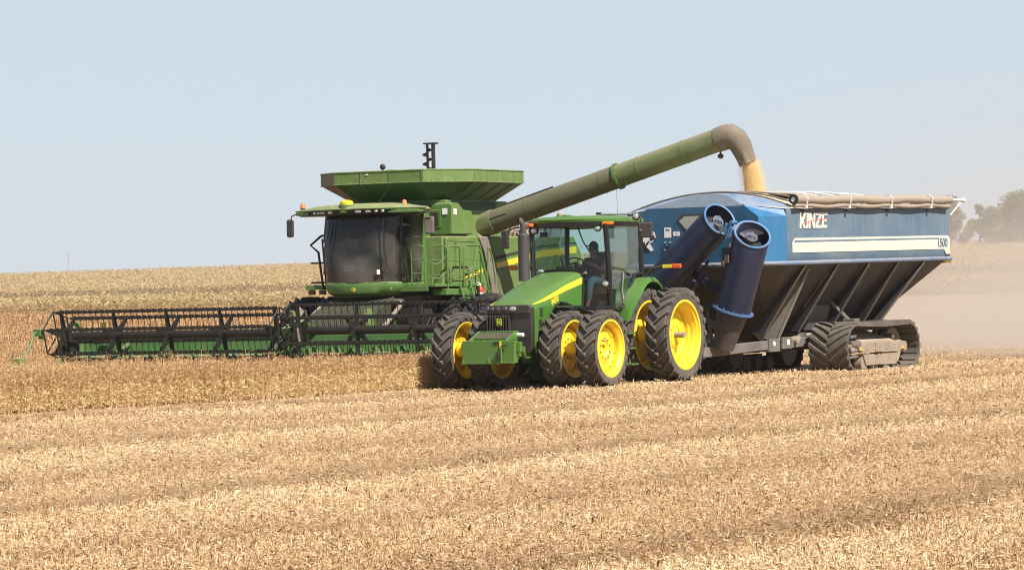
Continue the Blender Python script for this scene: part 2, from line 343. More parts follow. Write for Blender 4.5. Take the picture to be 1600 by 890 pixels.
# ------------------------------------------------------------------ tractor
TR_O, TR_H = (1.857, 73.53, -0.0018), 29.5
def make_tractor():
    T = empty('tractor'); place(T, TR_O, TR_H)
    tag(T, 'green row-crop tractor with dual yellow wheels pulling the blue grain cart', 'tractor')
    FX, RX = 3.02, -0.17
    # wheels
    protos = {}
    for kind, x, z, R, w, rr, nl in (('front_wheel', FX, .765, .765, .42, .545, 19), ('rear_wheel', RX, .965, .965, .47, .685, 22)):
        for side in (1, -1):
            for k, y in enumerate((1.62, .82)):
                W = empty(kind, T, (x, side * y, z))
                key = (kind, side)
                if key not in protos:
                    t = tyre(R, w, rr, nl, .064 if kind[0] == 'f' else .074, side, parent=W)
                    r = (front_rim if kind[0] == 'f' else rear_rim)(rr, w, side, W)
                    protos[key] = (t, r)
                else:
                    for s in protos[key]:
                        c = s.copy(); COL.objects.link(c); c.parent = W
                        c.rotation_euler = (0, math.radians(7 + 3 * side), 0)
    # chassis: engine block, axles, transmission
    b = B()
    b.box((2.4, 0, .95), (2.3, .62, .62)); b.box((.4, 0, 1.0), (1.9, .7, .75)); b.box((3.55, 0, .92), (.5, .56, .42))
    b.cyl((FX, -1.5, .765), (FX, 1.5, .765), .10, 16); b.cyl((RX, -1.5, .965), (RX, 1.5, .965), .10, 16)
    for s in (1, -1):
        b.cyl((FX, s * .35, .765), (FX, s * .62, .765), .19, 16); b.cyl((RX, s * .3, .965), (RX, s * .6, .965), .26, 20)
        b.tube([(FX + .35, s * .25, .75), (FX + .22, s * .58, .8), (FX + .05, s * .66, .8)], .035, 8)
        b.tube([(2.1, s * .36, 1.45), (2.4, s * .46, 1.3), (2.7, s * .45, 1.15), (2.95, s * .5, .95)], .022, 8)
        b.tube([(2.3, s * .38, 1.5), (2.75, s * .5, 1.42), (3.0, s * .46, 1.2), (3.05, s * .42, .98)], .020, 8)
        b.ball((2.75, s * .42, 1.33), (.11, .09, .11)); b.cyl((2.5, s * .34, 1.2), (2.5, s * .5, 1.2), .10, 14)
        b.cyl((2.9, s * .33, 1.05), (2.9, s * .5, 1.05), .075, 12); b.box((2.2, s * .42, 1.15), (.35, .18, .3))
        b.tube([(3.25, s * .42, 1.35), (3.1, s * .5, 1.25), (3.0, s * .5, 1.1), (3.12, s * .46, .95)], .018, 6)
    b.box((-.75, 0, .75), (.5, .34, .25)); b.box((-1.05, 0, .52), (.45, .14, .07))
    b.build('chassis', 'green_dark', T, .012)
    for x, z, r in ((FX, .765, .155), (RX, .965, .19)):
        for s in (1, -1): b = B(); b.cyl((x, s * .84, z), (x, s * 1.60, z), r, 24); b.build('hub_spacer', 'yellow', T, .01)
    # front support and side frame
    b = B()
    for s in (1, -1):
        b.prism([(3.62, .70), (3.62, .60), (3.80, .60), (3.92, .74), (3.92, .84), (3.72, .84)], 'y', s * .30, s * .36)
    b.box((3.85, 0, .74), (.22, .6, .2))
    b.build('front_support', 'green', T, .01)
    # bonnet: rounded sections from the nose to the windscreen
    b = B(); rings = []
    for x, hw, zt, zs in ((3.80, .46, 1.655, 1.60), (3.74, .485, 1.70, 1.60), (3.6, .50, 1.755, 1.62), (3.3, .515, 1.865, 1.68), (2.9, .525, 2.00, 1.78), (2.4, .53, 2.14, 1.90), (2.0, .535, 2.24, 1.98), (1.74, .535, 2.29, 2.03)):
        r = []
        top = [(hw, zs - .05), (hw, zs), (hw - .012, zs + (zt - zs) * .40), (hw - .05, zt - .055), (hw - .12, zt - .022), (hw * .5, zt - .004), (0, zt)]
        pts = top + [(-y, z) for y, z in reversed(top[:-1])]
        r = [(x, y, z) for y, z in pts] + [(x, -hw + .05, zs - .05), (x, hw - .05, zs - .05)]
        rings.append(r)
    b.loft(rings)
    b.build('bonnet', 'green', T, 0, 50)
    # side sheets with the wheel-arch cut-out
    side_poly = [(3.735, .86), (3.735, 1.575), (3.6, 1.60), (3.3, 1.66), (2.9, 1.76), (2.4, 1.88), (2.0, 1.96), (1.75, 2.01), (1.75, 1.60), (2.25, 1.60), (2.45, 1.66), (2.68, 1.68), (2.92, 1.60), (3.10, 1.45), (3.22, 1.22), (3.28, .98), (3.42, .80), (3.66, .70)]
    for s in (1, -1):
        b = B(); b.prism(side_poly, 'y', s * .485, s * .532); b.build('side_panel', 'green', T, .012)
        b = B()
        q = [(2.20, 1.60), (2.45, 1.66), (2.68, 1.68), (2.92, 1.60), (3.10, 1.45), (3.22, 1.22)]
        b.tube([(x, s * .525, z) for x, z in q], .025, 8); b.build('arch_seal', 'black_clean', T)
        # yellow stripe along the shoulder, tapering to the nose
        b = B()
        pts = [(3.72, 1.65, .006), (3.3, 1.742, .03), (2.9, 1.845, .046), (2.4, 1.975, .058), (2.0, 2.06, .062), (1.755, 2.11, .064)]
        ring = []
        for x, z, h in pts:
            hw = np.interp(x, [1.74, 2.4, 2.9, 3.3, 3.6, 3.74], [.535, .53, .525, .515, .5, .485])
            ring.append([(x, s * (hw + .004), z - h), (x, s * (hw - .006), z + h * .9), (x, s * (hw - .03), z + h * .9), (x, s * (hw - .03), z - h)])
        b.loft(ring); b.build('stripe', 'stripe', T)
        for zz, x in ((1.50, 3.50), (1.27, 3.545), (1.06, 3.57)):
            b = B(); b.prism([(x - .075, zz - .09), (x + .045, zz - .09), (x + .045, zz + .09), (x - .075, zz + .09)], 'y', s * .53, s * .54); b.build('vent', 'black', T, .008)
    lettering('8430', .15, (2.93, .536, 1.715), (-1, 0, .30), (.25, 0, 1), 'stripe', T, 'model_number', shear=.2, bold=.006)
    # front mask, grille bars, lights
    b = B()
    b.prism([(-.515, 1.28), (-.50, .84), (-.42, .70), (.42, .70), (.50, .84), (.515, 1.28), (.50, 1.60), (.44, 1.655), (-.44, 1.655), (-.50, 1.60)], 'x', 3.70, 3.84)
    b.prism([(-.49, 1.48), (.49, 1.48), (.48, 1.65), (-.48, 1.65)], 'x', 3.84, 3.885)
    b.build('grille', 'black', T, .02)
    b = B()
    for k in range(9):
        y = -.455 + k * .060
        b.prism([(3.835, .80), (3.90, .84), (3.905, 1.44), (3.835, 1.47)], 'y', y - .012, y + .012)
    b.build('grille_bar', 'black', T, .006)
    for y, rx in ((-.45, .045), (-.345, .05), (-.22, .06), (-.06, .066), (.12, .082)):
        b = B(); b.ball((3.884, y, 1.575), (.03, rx, .05), 14); b.build('headlight', 'lamp' if y > .1 else M['black_lens'], T)
    # shield with the leaping deer
    b = B()
    sh = [(-.062, -.055), (-.05, -.068), (.05, -.068), (.062, -.055), (.062, .055), (.05, .068), (-.05, .068), (-.062, .055)]
    b.prism([(y - .185, z + 1.315) for y, z in sh], 'x', 3.905, 3.918); o = b.build('emblem', 'stripe', T, .003)
    b = B(); b.prism([(y * .84 - .185, z * .84 + 1.315) for y, z in sh], 'x', 3.919, 3.922); b.build('shield', 'green', o)
    deer = [(-.045, .005), (-.03, .018), (.005, .012), (.018, .03), (.014, .045), (.026, .04), (.04, .03), (.03, .02), (.026, .0), (.044, -.03), (.03, -.022), (.012, -.008), (-.015, -.010), (-.026, -.035), (-.034, -.035), (-.030, -.006)]
    b = B(); b.prism([(-y - .185, z + 1.315) for y, z in deer], 'x', 3.9225, 3.926); b.build('leaping_deer', 'stripe', o, 0, 0)
    # front weight box
    b = B()
    b.prism([(4.44, .52), (4.60, .52), (4.60, .97), (4.44, .97)], 'y', -.63, .245); b.build('weight_box', 'green', T, .012)
    b = B()
    b.prism([(4.44, .53), (4.58, .53), (4.58, .965), (4.44, .965)], 'y', .25, .53)
    b.box((4.46, .57, .84), (.10, .10, .20)); b.box((4.15, -.05, .74), (.56, .62, .30))
    b.build('weight_box', 'green', T, .012)
    b = B()
    b.box((4.61, -.19, .535), (.05, .88, .03)); b.box((4.615, -.60, .56), (.05, .012, .1)); b.box((4.615, -.02, .58), (.05, .012, .12)); b.box((4.62, .26, .70), (.06, .02, .34)); b.box((4.61, .40, .54), (.05, .28, .025))
    b.build('box_flange', 'green', T, .004)
    for c, dd in (((4.64, .20, .70), (.08, .08, .08)), ((4.63, .20, .61), (.06, .05, .05)), ((4.62, .33, .875), (.03, .10, .035)), ((4.61, .14, .93), (.02, .13, .05))): b = B(); b.box(c, dd); b.build('latch', 'black', T, .008)
    b = B(); b.box((4.608, .235, .885), (.02, .035, .14)); b.build('decal', 'stripe', T)
    b = B()
    for s, y0 in ((-1, -.48), (1, .34)):
        b.prism([(4.58, .97), (4.1, .97), (4.1, 1.15), (4.18, 1.15)], 'y', y0 - .03, y0 + .03)
    b.box((4.12, -.07, 1.05), (.04, .76, .2)); b.build('weight_bracket', 'green', T, .006)
    b = B()
    for i in range(11):
        for k in range(3): b.box((4.22 + k * .09, -.42 + i * .07, 1.10 - k * .035), (.05, .05, .03))
    b.build('tread_plate', 'grey', T)
    b = B(); b.cyl((4.15, .36, 1.07), (4.15, .50, 1.07), .040, 14); b.build('reflector', 'white', T, .01)
    # exhaust stack
    b = B()
    b.tube([(2.2, -.55, 2.12), (2.2, -.55, 3.04), (2.2, -.55, 3.07)], [.115, .115, .09], 24)
    b.tube([(2.2, -.55, 3.05), (2.2, -.55, 3.22), (2.215, -.565, 3.28), (2.25, -.60, 3.335), (2.27, -.62, 3.345)], .062, 16, caps=False)
    b.build('exhaust_stack', 'exhaust', T, .004)
    # cab
    A = {}
    for s in (1, -1):
        A[s] = [(1.22, s * .84, 1.52), (1.30, s * .84, 3.24)]
        b = B(); b.tube([(1.20, s * .86, 1.50), (1.25, s * .87, 2.3), (1.32, s * .85, 3.24)], .058, 8); b.build('pillar', 'black_clean', T)
        b = B(); b.tube([(-.22, s * .86, 2.12), (-.18, s * .86, 2.6), (-.20, s * .85, 3.24)], .05, 8); b.build('pillar', 'black_clean', T)
        b = B(); b.tube([(1.2, s * .87, 1.52), (.85, s * .87, 1.5), (.55, s * .87, 1.62), (.35, s * .87, 1.95), (.12, s * .87, 2.2), (-.2, s * .87, 2.24)], .028, 8); b.build('door_seal', 'black_clean', T)
        # door and side glass
        b = B()
        b.prism([(1.2, 1.53), (.85, 1.52), (.57, 1.64), (.38, 1.96), (.14, 2.21), (-.18, 2.25), (-.18, 3.22), (1.28, 3.22), (1.25, 2.3)], 'y', s * .852, s * .858); b.build('door_glass', 'glass', T)
    # wrap-round windscreen
    b = B(); ring = []
    for z, xf, xs, hw in ((1.56, 1.62, 1.22, .845), (2.2, 1.66, 1.25, .86), (2.8, 1.58, 1.285, .855), (3.23, 1.46, 1.31, .845)):
        ring.append([(xs + (xf - xs) * math.cos(t * PI / 2) ** .8, hw * math.sin(t * PI / 2), z) for t in np.linspace(-1, 1, 15)])
    b.loft(ring, caps=False, closed=False); b.build('windscreen', 'glass', T, 0, 60)
    b = B()
    b.tube([(1.23 + (1.67 - 1.23) * math.cos(t * PI / 2) ** .8, .86 * math.sin(t * PI / 2), 1.56 if abs(t) > .72 else 1.56 + .0 * t) for t in np.linspace(-1, 1, 15)], .03, 6)
    b.tube([(1.79, .545, 1.58), (1.76, .55, 2.0), (1.72, .5, 2.22), (1.72, .3, 2.31), (1.72, 0, 2.325), (1.72, -.3, 2.31), (1.72, -.5, 2.22), (1.76, -.55, 2.0), (1.79, -.545, 1.58)], .028, 8)
    b.build('screen_seal', 'black_clean', T)
    b = B(); b.prism([(-.2, -.83), (.9, -.83), (1.25, -.8), (1.55, -.5), (1.55, .5), (1.25, .8), (.9, .83), (-.2, .83)], 'z', 1.44, 1.52); b.box((-.18, 0, 1.85), (.08, 1.66, .7)); b.box((1.66, 0, 1.8), (.06, .9, .75))
    b.build('cab_floor', 'interior', T, .01)
    b = B(); b.box((-.21, 0, 2.72), (.012, 1.62, .98)); b.build('rear_glass', 'glass', T)
    for z in (2.22, 3.2): b = B(); b.tube([(-.2, -.8, z), (-.2, .8, z)], .03, 6); b.build('rear_frame', 'black_clean', T)
    # roof: black under-pan and green cap
    out = [(-.30, -.82), (-.26, -.88), (1.1, -.90), (1.42, -.80), (1.58, -.45), (1.62, 0), (1.58, .45), (1.42, .80), (1.1, .90), (-.26, .88), (-.30, .82)]
    b = B(); b.loft([[(x * 1.0, y * .97, 3.19) for x, y in out], [(x * 1.0, y, 3.235) for x, y in out], [(x * 1.0, y, 3.285) for x, y in out]]); b.build('roof_pan', 'black_clean', T, .008)
    b = B(); b.loft([[(x, y * 1.015, 3.283) for x, y in out], [(x * 1.01, y * 1.02, 3.335) for x, y in out], [(x * .96 + .02, y * .95, 3.385) for x, y in out], [(x * .7 + .15, y * .7, 3.41) for x, y in out]]); b.build('roof', 'green', T, 0, 55)
    b = B(); b.box((.25, .3, 3.415), (.3, .3, .025)); b.build('roof_hatch', 'green', T, .01)
    b = B(); b.cyl((1.0, -.2, 3.40), (1.0, -.2, 3.445), .08, 14); b.box((.9, -.3, 3.415), (.25, .35, .025)); b.build('roof_aerial', 'green', T, .006)
    # lamps
    for (x, y, z) in ((1.45, -.72, 3.13), (1.40, .70, 3.15)):
        b = B(); b.ball((x + .012, y, z), (.03, .066, .058), 16); o = b.build('work_light', 'lamp', T); b = B(); b.ball((x - .03, y, z), (.06, .082, .073), 14); b.cyl((x - .03, y, z + .05), (x - .03, y, z + .1), .02, 8); b.build('housing', 'black', o)
    for (x, y) in ((1.50, -.80), (1.30, .88)):
        b = B(); b.box((x, y, 3.245), (.10, .20 if y < 0 else .26, .065), rot('Z', -30 if y < 0 else 22)); b.build('marker_light', 'amber', T, .02)
    b = B(); b.ball((1.425, .86, 2.02), (.03, .07, .055), 16); o = b.build('work_light', 'lamp', T); b = B(); b.ball((1.39, .85, 2.02), (.05, .092, .076), 14); b.tube([(1.38, .85, 1.98), (1.25, .87, 1.9)], .018, 6); b.build('housing', 'black', o)
    b = B(); b.ball((1.75, -.42, 2.31), (.04, .07, .04), 14); b.build('work_light', 'lamp', T)
    # aerial bar and lamp on the left edge of the roof, mirrors
    b = B(); b.tube([(.9, .5, 3.44), (.5, .95, 3.43), (.42, 1.18, 3.37), (.40, 1.22, 3.0)], .018, 8); b.box((.9, .48, 3.45), (.06, .1, .05)); b.box((.45, 1.08, 3.37), (.07, .12, .07))
    b.build('mirror_arm', 'black', T)
    b = B(); b.ball((.53, 1.12, 3.38), (.04, .065, .065), 16); o = b.build('work_light', 'lamp', T); b = B(); b.ball((.48, 1.11, 3.38), (.07, .088, .088), 14); b.build('housing', 'black', o)
    b = B(); b.box((.42, 1.28, 3.10), (.09, .30, .31), rot('Z', 14)); b.ball((.48, 1.20, 3.08), .045, 10); b.build('mirror', 'black', T, .03)
    b = B(); b.tube([(1.25, -.86, 3.2), (1.2, -1.3, 3.22), (1.2, -1.5, 3.15)], .018, 8); b.build('mirror_arm', 'black', T)
    b = B(); b.box((1.18, -1.55, 2.98), (.08, .18, .38), rot('Z', -12)); b.build('mirror', 'black', T, .03)
    for s, x in ((1, -.05), (-1, 1.1)):
        # amber and red extremity lights on arms
        y0, y1 = (1.05, 1.82) if s > 0 else (-.88, -1.5)
        z0, z1 = (2.19, 2.36) if s > 0 else (2.35, 2.40)
        ym = y0 + (y1 - y0) * .48
        b = B(); b.tube([(x, y0, z0), (x, y0 + (ym - y0) * .4, z0 + (z1 - z0) * .75), (x, ym, z1)], .032, 8); o = b.build('light_arm', 'black', T)
        b = B(); b.box((x, (ym + y1 - s * .18) / 2, z1), (.05, abs(y1 - s * .18 - ym), .075)); b.build('reflector_strip', 'stripe', o, .01)
        b = B(); b.box((x, y1 - s * .08, z1), (.07, .2, .095)); b.build('marker_light', 'amber_red', o, .025)
    # rear wings
    for s in (1, -1):
        b = B(); ring = []
        for a in np.linspace(14, 138, 15):
            t = math.radians(a); R0 = 1.10
            x, z = RX + .04 + R0 * math.cos(t) * .80, .99 + R0 * math.sin(t) * (1.06 if a < 100 else 1.06)
            wd = 1.16 if a > 50 else 1.16 - (50 - a) * .004
            nx, nz = math.cos(t) * .03, math.sin(t) * .03
            ring.append([(x, s * .60, z), (x, s * (wd - .05), z), (x - nx * 3, s * wd, z - nz * 3), (x - nx * 3.6, s * (wd - .02), z - nz * 3.6), (x - nx, s * (wd - .07), z - nz), (x - nx, s * .60, z - nz)])
        b.loft(ring); b.build('rear_wing', 'green', T, 0, 50)
        b = B(); b.prism([(-.2, 1.5), (.62, 1.5), (.80, 1.2), (.82, 1.75), (.55, 2.0), (.3, 2.18), (-.2, 2.2)], 'y', s * .60, s * .66); b.build('wing_panel', 'green', T, .01)
        # black front mudguard over the inner tyre
        b = B(); ring = []
        for a in np.linspace(74, 146, 9):
            t = math.radians(a); x, z = FX - .12 + .86 * math.cos(t), .765 + .86 * math.sin(t)
            ring.append([(x, s * .66, z), (x, s * 1.02, z - .01), (x, s * 1.04, z - .05), (x, s * 1.02, z - .03), (x, s * .66, z - .02)])
        b.loft(ring); b.build('mudguard', 'black_clean', T, 0, 45)
    # step ladder on the left
    b = B()
    for k, z in enumerate((.40, .72, 1.02)): b.box((.78 + .0 * k, 1.02 - k * .03, z), (.30, .34, .035))
    for x in (.92, .64): b.tube([(x, .98, .38), (x, .94, .8), (x, .88, 1.45)], .024, 6)
    b.build('step', 'green', T, .006)
    b = B(); b.box((1.45, .62, .95), (.85, .42, .62)); b.build('fuel_tank', 'green_dark', T, .06, seg=3)
    # inside the cab
    b = B(); b.box((.16, 0, 1.90), (.52, .54, .16)); b.box((-.06, 0, 2.30), (.16, .50, .78), rot('Y', -8)); b.box((.2, .33, 2.16), (.42, .09, .06)); b.box((.2, -.33, 2.16), (.5, .14, .09)); b.box((.15, 0, 1.66), (.3, .3, .34))
    b.build('driver_seat', 'seat', T, .04, seg=3)
    b = B(); b.tube([(1.35, 0, 1.5), (1.22, 0, 2.1), (1.0, 0, 2.42)], .05, 8); b.box((1.38, 0, 2.2), (.3, .5, .18)); b.box((.6, -.5, 2.25), (.5, .12, .3)); b.tube([(.6, -.5, 2.3), (.75, -.5, 2.6)], .02, 6)
    b.box((1.35, -.55, 3.05), (.06, .16, .1)); b.build('console', 'interior', T, .02)
    b = B(); R = rot('Y', -35)
    b.loft([[Vector((.96, 0, 2.46)) + R @ Vector(((.19 + .015 * math.cos(u)) * math.cos(t), (.19 + .015 * math.cos(u)) * math.sin(t), .015 * math.sin(u))) for u in np.linspace(0, 2 * PI, 7)[:-1]] for t in np.linspace(0, 2 * PI, 25)], caps=False)
    for t in (.5, 2.6, 4.7): b.cyl(Vector((.96, 0, 2.46)), Vector((.96, 0, 2.46)) + R @ Vector((.19 * math.cos(t), .19 * math.sin(t), 0)), .012, 6)
    b.build('steering_wheel', 'black_clean', T)
    b = B(); b.tube([(1.30, .2, 3.2), (1.55, .45, 2.9), (1.52, .62, 2.62)], .014, 6); b.tube([(1.53, .60, 2.80), (1.40, .78, 2.45)], .016, 6); b.tube([(1.535, .52, 2.80), (1.53, .62, 2.79)], .014, 6); b.build('wiper', 'black_clean', T)
    b = B(); b.tube([(.62, .86, 1.62), (.70, .875, 1.9), (.62, .87, 2.25)], .012, 6); b.build('grab_rail', 'steel', T)
    return T
M['black_lens'] = mat('smoked lens', (0.05, 0.05, 0.055), .1, coat=.6)
M['grey_black'] = mat('dusty black plastic', (0.04, 0.038, 0.036), .6, dust=.3, up=.1)
M['amber_red'] = mat('amber red lens', (0.62, 0.09, 0.008), .3)
tractor = make_tractor()

# ------------------------------------------------------------------ driver
M['hoodie'] = mat('dark maroon hoodie', (0.11, 0.055, 0.066), .9, var=.2)
M['jeans'] = mat('blue jeans', (0.11, 0.20, 0.25), .9, var=.2)
M['skin'] = mat('skin', (0.30, 0.15, 0.10), .6)
M['hair'] = mat('dark hair', (0.010, 0.008, 0.007), .7)
M['shoe'] = mat('work boot', (0.05, 0.03, 0.02), .8)
def skinned(name, joints, bones, mats, parent, root=0, sub=1):
    me = bpy.data.meshes.new(name); me.from_pydata([j[0] for j in joints], bones, []); 
    o = bpy.data.objects.new(name, me); COL.objects.link(o); o.parent = parent
    sk = o.modifiers.new('skin', 'SKIN'); sk.use_smooth_shade = True
    if not me.skin_vertices: 
        bm = bmesh.new(); bm.from_mesh(me); bm.verts.layers.skin.verify(); bm.to_mesh(me); bm.free()
    for k, v in enumerate(me.skin_vertices[0].data):
        r = joints[k][1]; v.radius = (r, r) if not isinstance(r, tuple) else r; v.use_root = (k == root)
    s = o.modifiers.new('smooth', 'SUBSURF'); s.levels = sub; s.render_levels = sub
    me.materials.append(M[mats]); return o
def make_driver():
    D = empty('person'); place(D, machine_point(TR_O, TR_H, (.14, 0, 1.98)), TR_H)
    tag(D, 'driver in a dark hooded top and jeans at the wheel inside the tractor cab', 'person')
    J = [((0, 0, .12), .155), ((.01, 0, .27), .15), ((.04, 0, .44), .165), ((.07, 0, .55), .11), ((.10, 0, .63), .058), ((.12, 0, .70), .075), ((.135, 0, .79), .098), ((.13, 0, .87), .085)]
    E = [(0, 1), (1, 2), (2, 3), (3, 4), (4, 5), (5, 6), (6, 7)]
    for s in (1, -1):
        k = len(J)
        J += [((.06, s * .19, .52), .072), ((.22, s * .25, .30), .052), ((.52, s * .19, .44), .040), ((.60, s * .17, .47), .036), ((.66, s * .16, .48), .034)]
        E += [(2, k), (k, k + 1), (k + 1, k + 2), (k + 2, k + 3), (k + 3, k + 4)]
        for f in range(4):                                   # fingers closed round the rim
            n = len(J); yy = s * (.185 - f * .02); L = (.030, .036, .034, .028)[f]
            J += [((.695, yy, .50), .0095), ((.705 + L * .4, yy, .475), .009), ((.695 + L * .1, yy, .450), .008)]
            E += [(k + 4, n), (n, n + 1), (n + 1, n + 2)]
        n = len(J); J += [((.655, s * .125, .515), .0105), ((.685, s * .105, .505), .0095)]; E += [(k + 3, n), (n, n + 1)]
        n = len(J)
        J += [((.10, s * .10, .09), .115), ((.50, s * .15, .13), .078), ((.56, s * .15, .08), .066), ((.66, s * .15, -.30), .048), ((.72, s * .15, -.40), .045), ((.84, s * .16, -.43), .038)]
        E += [(0, n), (n, n + 1), (n + 1, n + 2), (n + 2, n + 3), (n + 3, n + 4), (n + 4, n + 5)]
    body = skinned('body', J, E, 'skin', D)
    H = [((0, 0, .10), .175), ((.01, 0, .27), .172), ((.04, 0, .44), .185), ((.07, 0, .55), .125), ((.085, 0, .60), .085)]
    F = [(0, 1), (1, 2), (2, 3), (3, 4)]
    for s in (1, -1):
        k = len(H); H += [((.06, s * .19, .52), .09), ((.22, s * .25, .30), .068), ((.52, s * .19, .44), .052)]; F += [(2, k), (k, k + 1), (k + 1, k + 2)]
    skinned('hooded_top', H, F, 'hoodie', D)
    H = [((0, 0, .10), .165)]; F = []
    for s in (1, -1):
        k = len(H); H += [((.10, s * .10, .09), .125), ((.50, s * .15, .13), .09), ((.56, s * .15, .08), .078), ((.66, s * .15, -.30), .06)]; F += [(0, k), (k, k + 1), (k + 1, k + 2), (k + 2, k + 3)]
    skinned('jeans', H, F, 'jeans', D)
    b = B(); b.ball((.115, 0, .81), (.112, .10, .125), 16); b.ball((.07, 0, .72), (.075, .085, .10), 12); b.build('hair', 'hair', D)
    b = B(); b.ball((.232, 0, .775), (.022, .016, .026), 10); b.ball((.12, .098, .775), (.022, .012, .032), 8); b.ball((.12, -.098, .775), (.022, .012, .032), 8)
    b.ball((.222, .035, .80), (.012, .016, .010), 8, m=1); b.ball((.222, -.035, .80), (.012, .016, .010), 8, m=1); b.ball((.222, 0, .728), (.012, .026, .008), 8, m=2)
    b.build('face', ['skin', 'hair', 'red'], D)
    for s in (1, -1):
        b = B(); b.ball((.80, s * .155, -.435), (.14, .052, .05), 12); b.build('boot', 'shoe', D)
    return D
driver = make_driver()
# ------------------------------------------------------------------ combine harvester
CO_O, CO_H = (-2.584, 81.3, -0.0995), 28.0
def make_combine():
    T = empty('combine_harvester'); place(T, CO_O, CO_H)
    tag(T, 'dusty green combine harvester with a wide black reel cutting the brown beans', 'combine harvester')
    # body behind the cab
    b = B(); b.prism([(.35, 1.15), (.35, 3.2), (-5.9, 3.15), (-6.6, 2.4), (-6.6, 1.5), (-5.2, 1.0), (-1, .95)], 'y', -1.42, 1.42); b.build('body', 'hgreen', T, .03)
    # left and right skins: front door panel, grey curved pillar, rear shield
    for s in (1, -1):
        b = B(); b.prism([(.28, 2.17), (.30, 3.16), (.22, 3.20), (-1.10, 3.20), (-1.28, 3.12), (-1.66, 2.17), (-1.9, 1.65), (-1.0, 1.60), (-.4, 2.0)], 'y', s * 1.42, s * 1.50); b.build('side_door', 'hgreen', T, .03, seg=3)
        b = B()
        for x0, x1, z0, z1 in ((-.02, .26, 2.24, 3.10), (-.98, -.10, 2.26, 3.08)):
            pts = [(x0, z0), (x0, z1), (x1, z1), (x1, z0), (x0, z0)]
            b.tube([(x, s * 1.503, z) for x, z in pts], .008, 5)
        b.build('panel_seam', 'green_dark', T)
        b = B(); b.prism([(-1.16, 3.18), (-1.62, 3.20), (-1.86, 2.75), (-2.06, 2.1), (-2.2, 1.3), (-1.85, 1.3), (-1.72, 2.1), (-1.42, 2.85)], 'y', s * 1.40, s * 1.535); b.build('curved_pillar', 'grey', T, .02)
        b = B(); b.prism([(-1.66, 3.20), (-1.88, 2.75), (-2.08, 2.1), (-2.22, 1.3), (-5.4, 1.25), (-6.2, 1.7), (-6.3, 2.8), (-5.9, 3.22)], 'y', s * 1.42, s * 1.55); b.build('rear_shield', 'hgreen', T, .04, seg=3)
        b = B(); b.prism([(-.20, 2.20), (-1.36, 2.37), (-1.38, 2.46), (-1.3, 2.455)], 'y', s * 1.503, s * 1.508)
        b.build('stripe', 'stripe', T, 0, 0)
        b = B(); b.prism([(-1.98, 2.47), (-4.2, 2.72), (-6.0, 2.82), (-6.0, 2.98), (-4.2, 2.88), (-1.93, 2.59)], 'y', s * 1.552, s * 1.558); b.build('stripe', 'stripe', T, 0, 0)
        b = B(); b.prism([(-1.9, 2.66), (-4.2, 2.94), (-6.0, 3.04), (-6.0, 3.08), (-4.2, 3.0), (-1.9, 2.74)], 'y', s * 1.552, s * 1.556); b.build('stripe', 'khaki', T, 0, 0)
    # grain tank and its folding flared extension
    b = B(); b.bb((-3.0, -1.3, 3.1), (-.05, 1.3, 4.02)); b.build('grain_tank', 'hgreen', T, .02)
    lo = [(.0, -.95), (.0, .95), (-.35, 1.3), (-2.45, 1.3), (-2.7, 1.0), (-2.7, -1.0), (-2.45, -1.3), (-.35, -1.3)]
    hi = [(.60, -1.22), (.60, 1.10), (-.45, 1.88), (-2.72, 1.90), (-3.3, 1.2), (-3.3, -1.2), (-2.72, -1.90), (.08, -1.88)]
    z0, z1, z2 = 4.03, 4.43, 4.69
    b = B()
    for i in range(8):
        j = (i + 1) % 8; m = 1 if i == 7 else 0
        a, c, d, e = lo[i], lo[j], hi[i], hi[j]
        V = [(a[0], a[1], z0), (c[0], c[1], z0), (e[0], e[1], z1), (d[0], d[1], z1), (d[0], d[1], z2), (e[0], e[1], z2)]
        ins = lambda q, z: (q[0] * .97 - .03, q[1] * .975, z)
        V += [ins(q, z) for q, z in ((a, z0), (c, z0), (e, z1), (d, z1), (d, z2), (e, z2))]
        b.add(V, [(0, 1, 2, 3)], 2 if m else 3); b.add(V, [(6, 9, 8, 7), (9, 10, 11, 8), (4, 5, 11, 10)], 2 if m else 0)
        b.add(V, [(3, 2, 5, 4)], m)
    b.build('tank_extension', ['hgreen', 'grey', 'rust_panel', 'hgreen_shaded'], T, 0, 20)
    b = B()
    rim = [(x, y, z2 + .005) for x, y in hi] + [(hi[0][0], hi[0][1], z2 + .005)]
    b.tube(rim, .018, 6); b.tube([(x, y, z1 - .005) for x, y in hi] + [(hi[0][0], hi[0][1], z1 - .005)], .012, 6)
    b.build('extension_rim', 'hgreen', T)
    for (a, c), ks in (((hi[0], hi[1]), (.30, .62, .985)), ((hi[1], hi[2]), (.985,)), ((hi[2], hi[3]), (.25, .55, .80))):
        for k in ks:
            x, y = a[0] + (c[0] - a[0]) * k, a[1] + (c[1] - a[1]) * k
            b = B(); b.tube([(x + .008, y + .004, z1 + .01), (x + .008, y + .004, z2 - .01)], .009, 5); b.build('panel_seam', 'green_dark', T)
            x2, y2 = (lo[hi.index(a)][0] * (1 - k) + lo[hi.index(c)][0] * k), (lo[hi.index(a)][1] * (1 - k) + lo[hi.index(c)][1] * k)
            b = B(); b.tube([(x + .006, y + .004, z1 - .012), (x2 + .006, y2 + .004, z0 - .008)], .010, 5); b.build('panel_seam', 'green_dark', T)
    b = B()
    for a, c, n_ in ((hi[0], hi[1], 16), (hi[1], hi[2], 9), (hi[2], hi[3], 15)):
        for k in range(n_): t = (k + .5) / n_; b.ball((a[0] + (c[0] - a[0]) * t + .008, a[1] + (c[1] - a[1]) * t + .004, z1 + .03), .011, 6)
    b.build('bolt_row', 'grey', T)
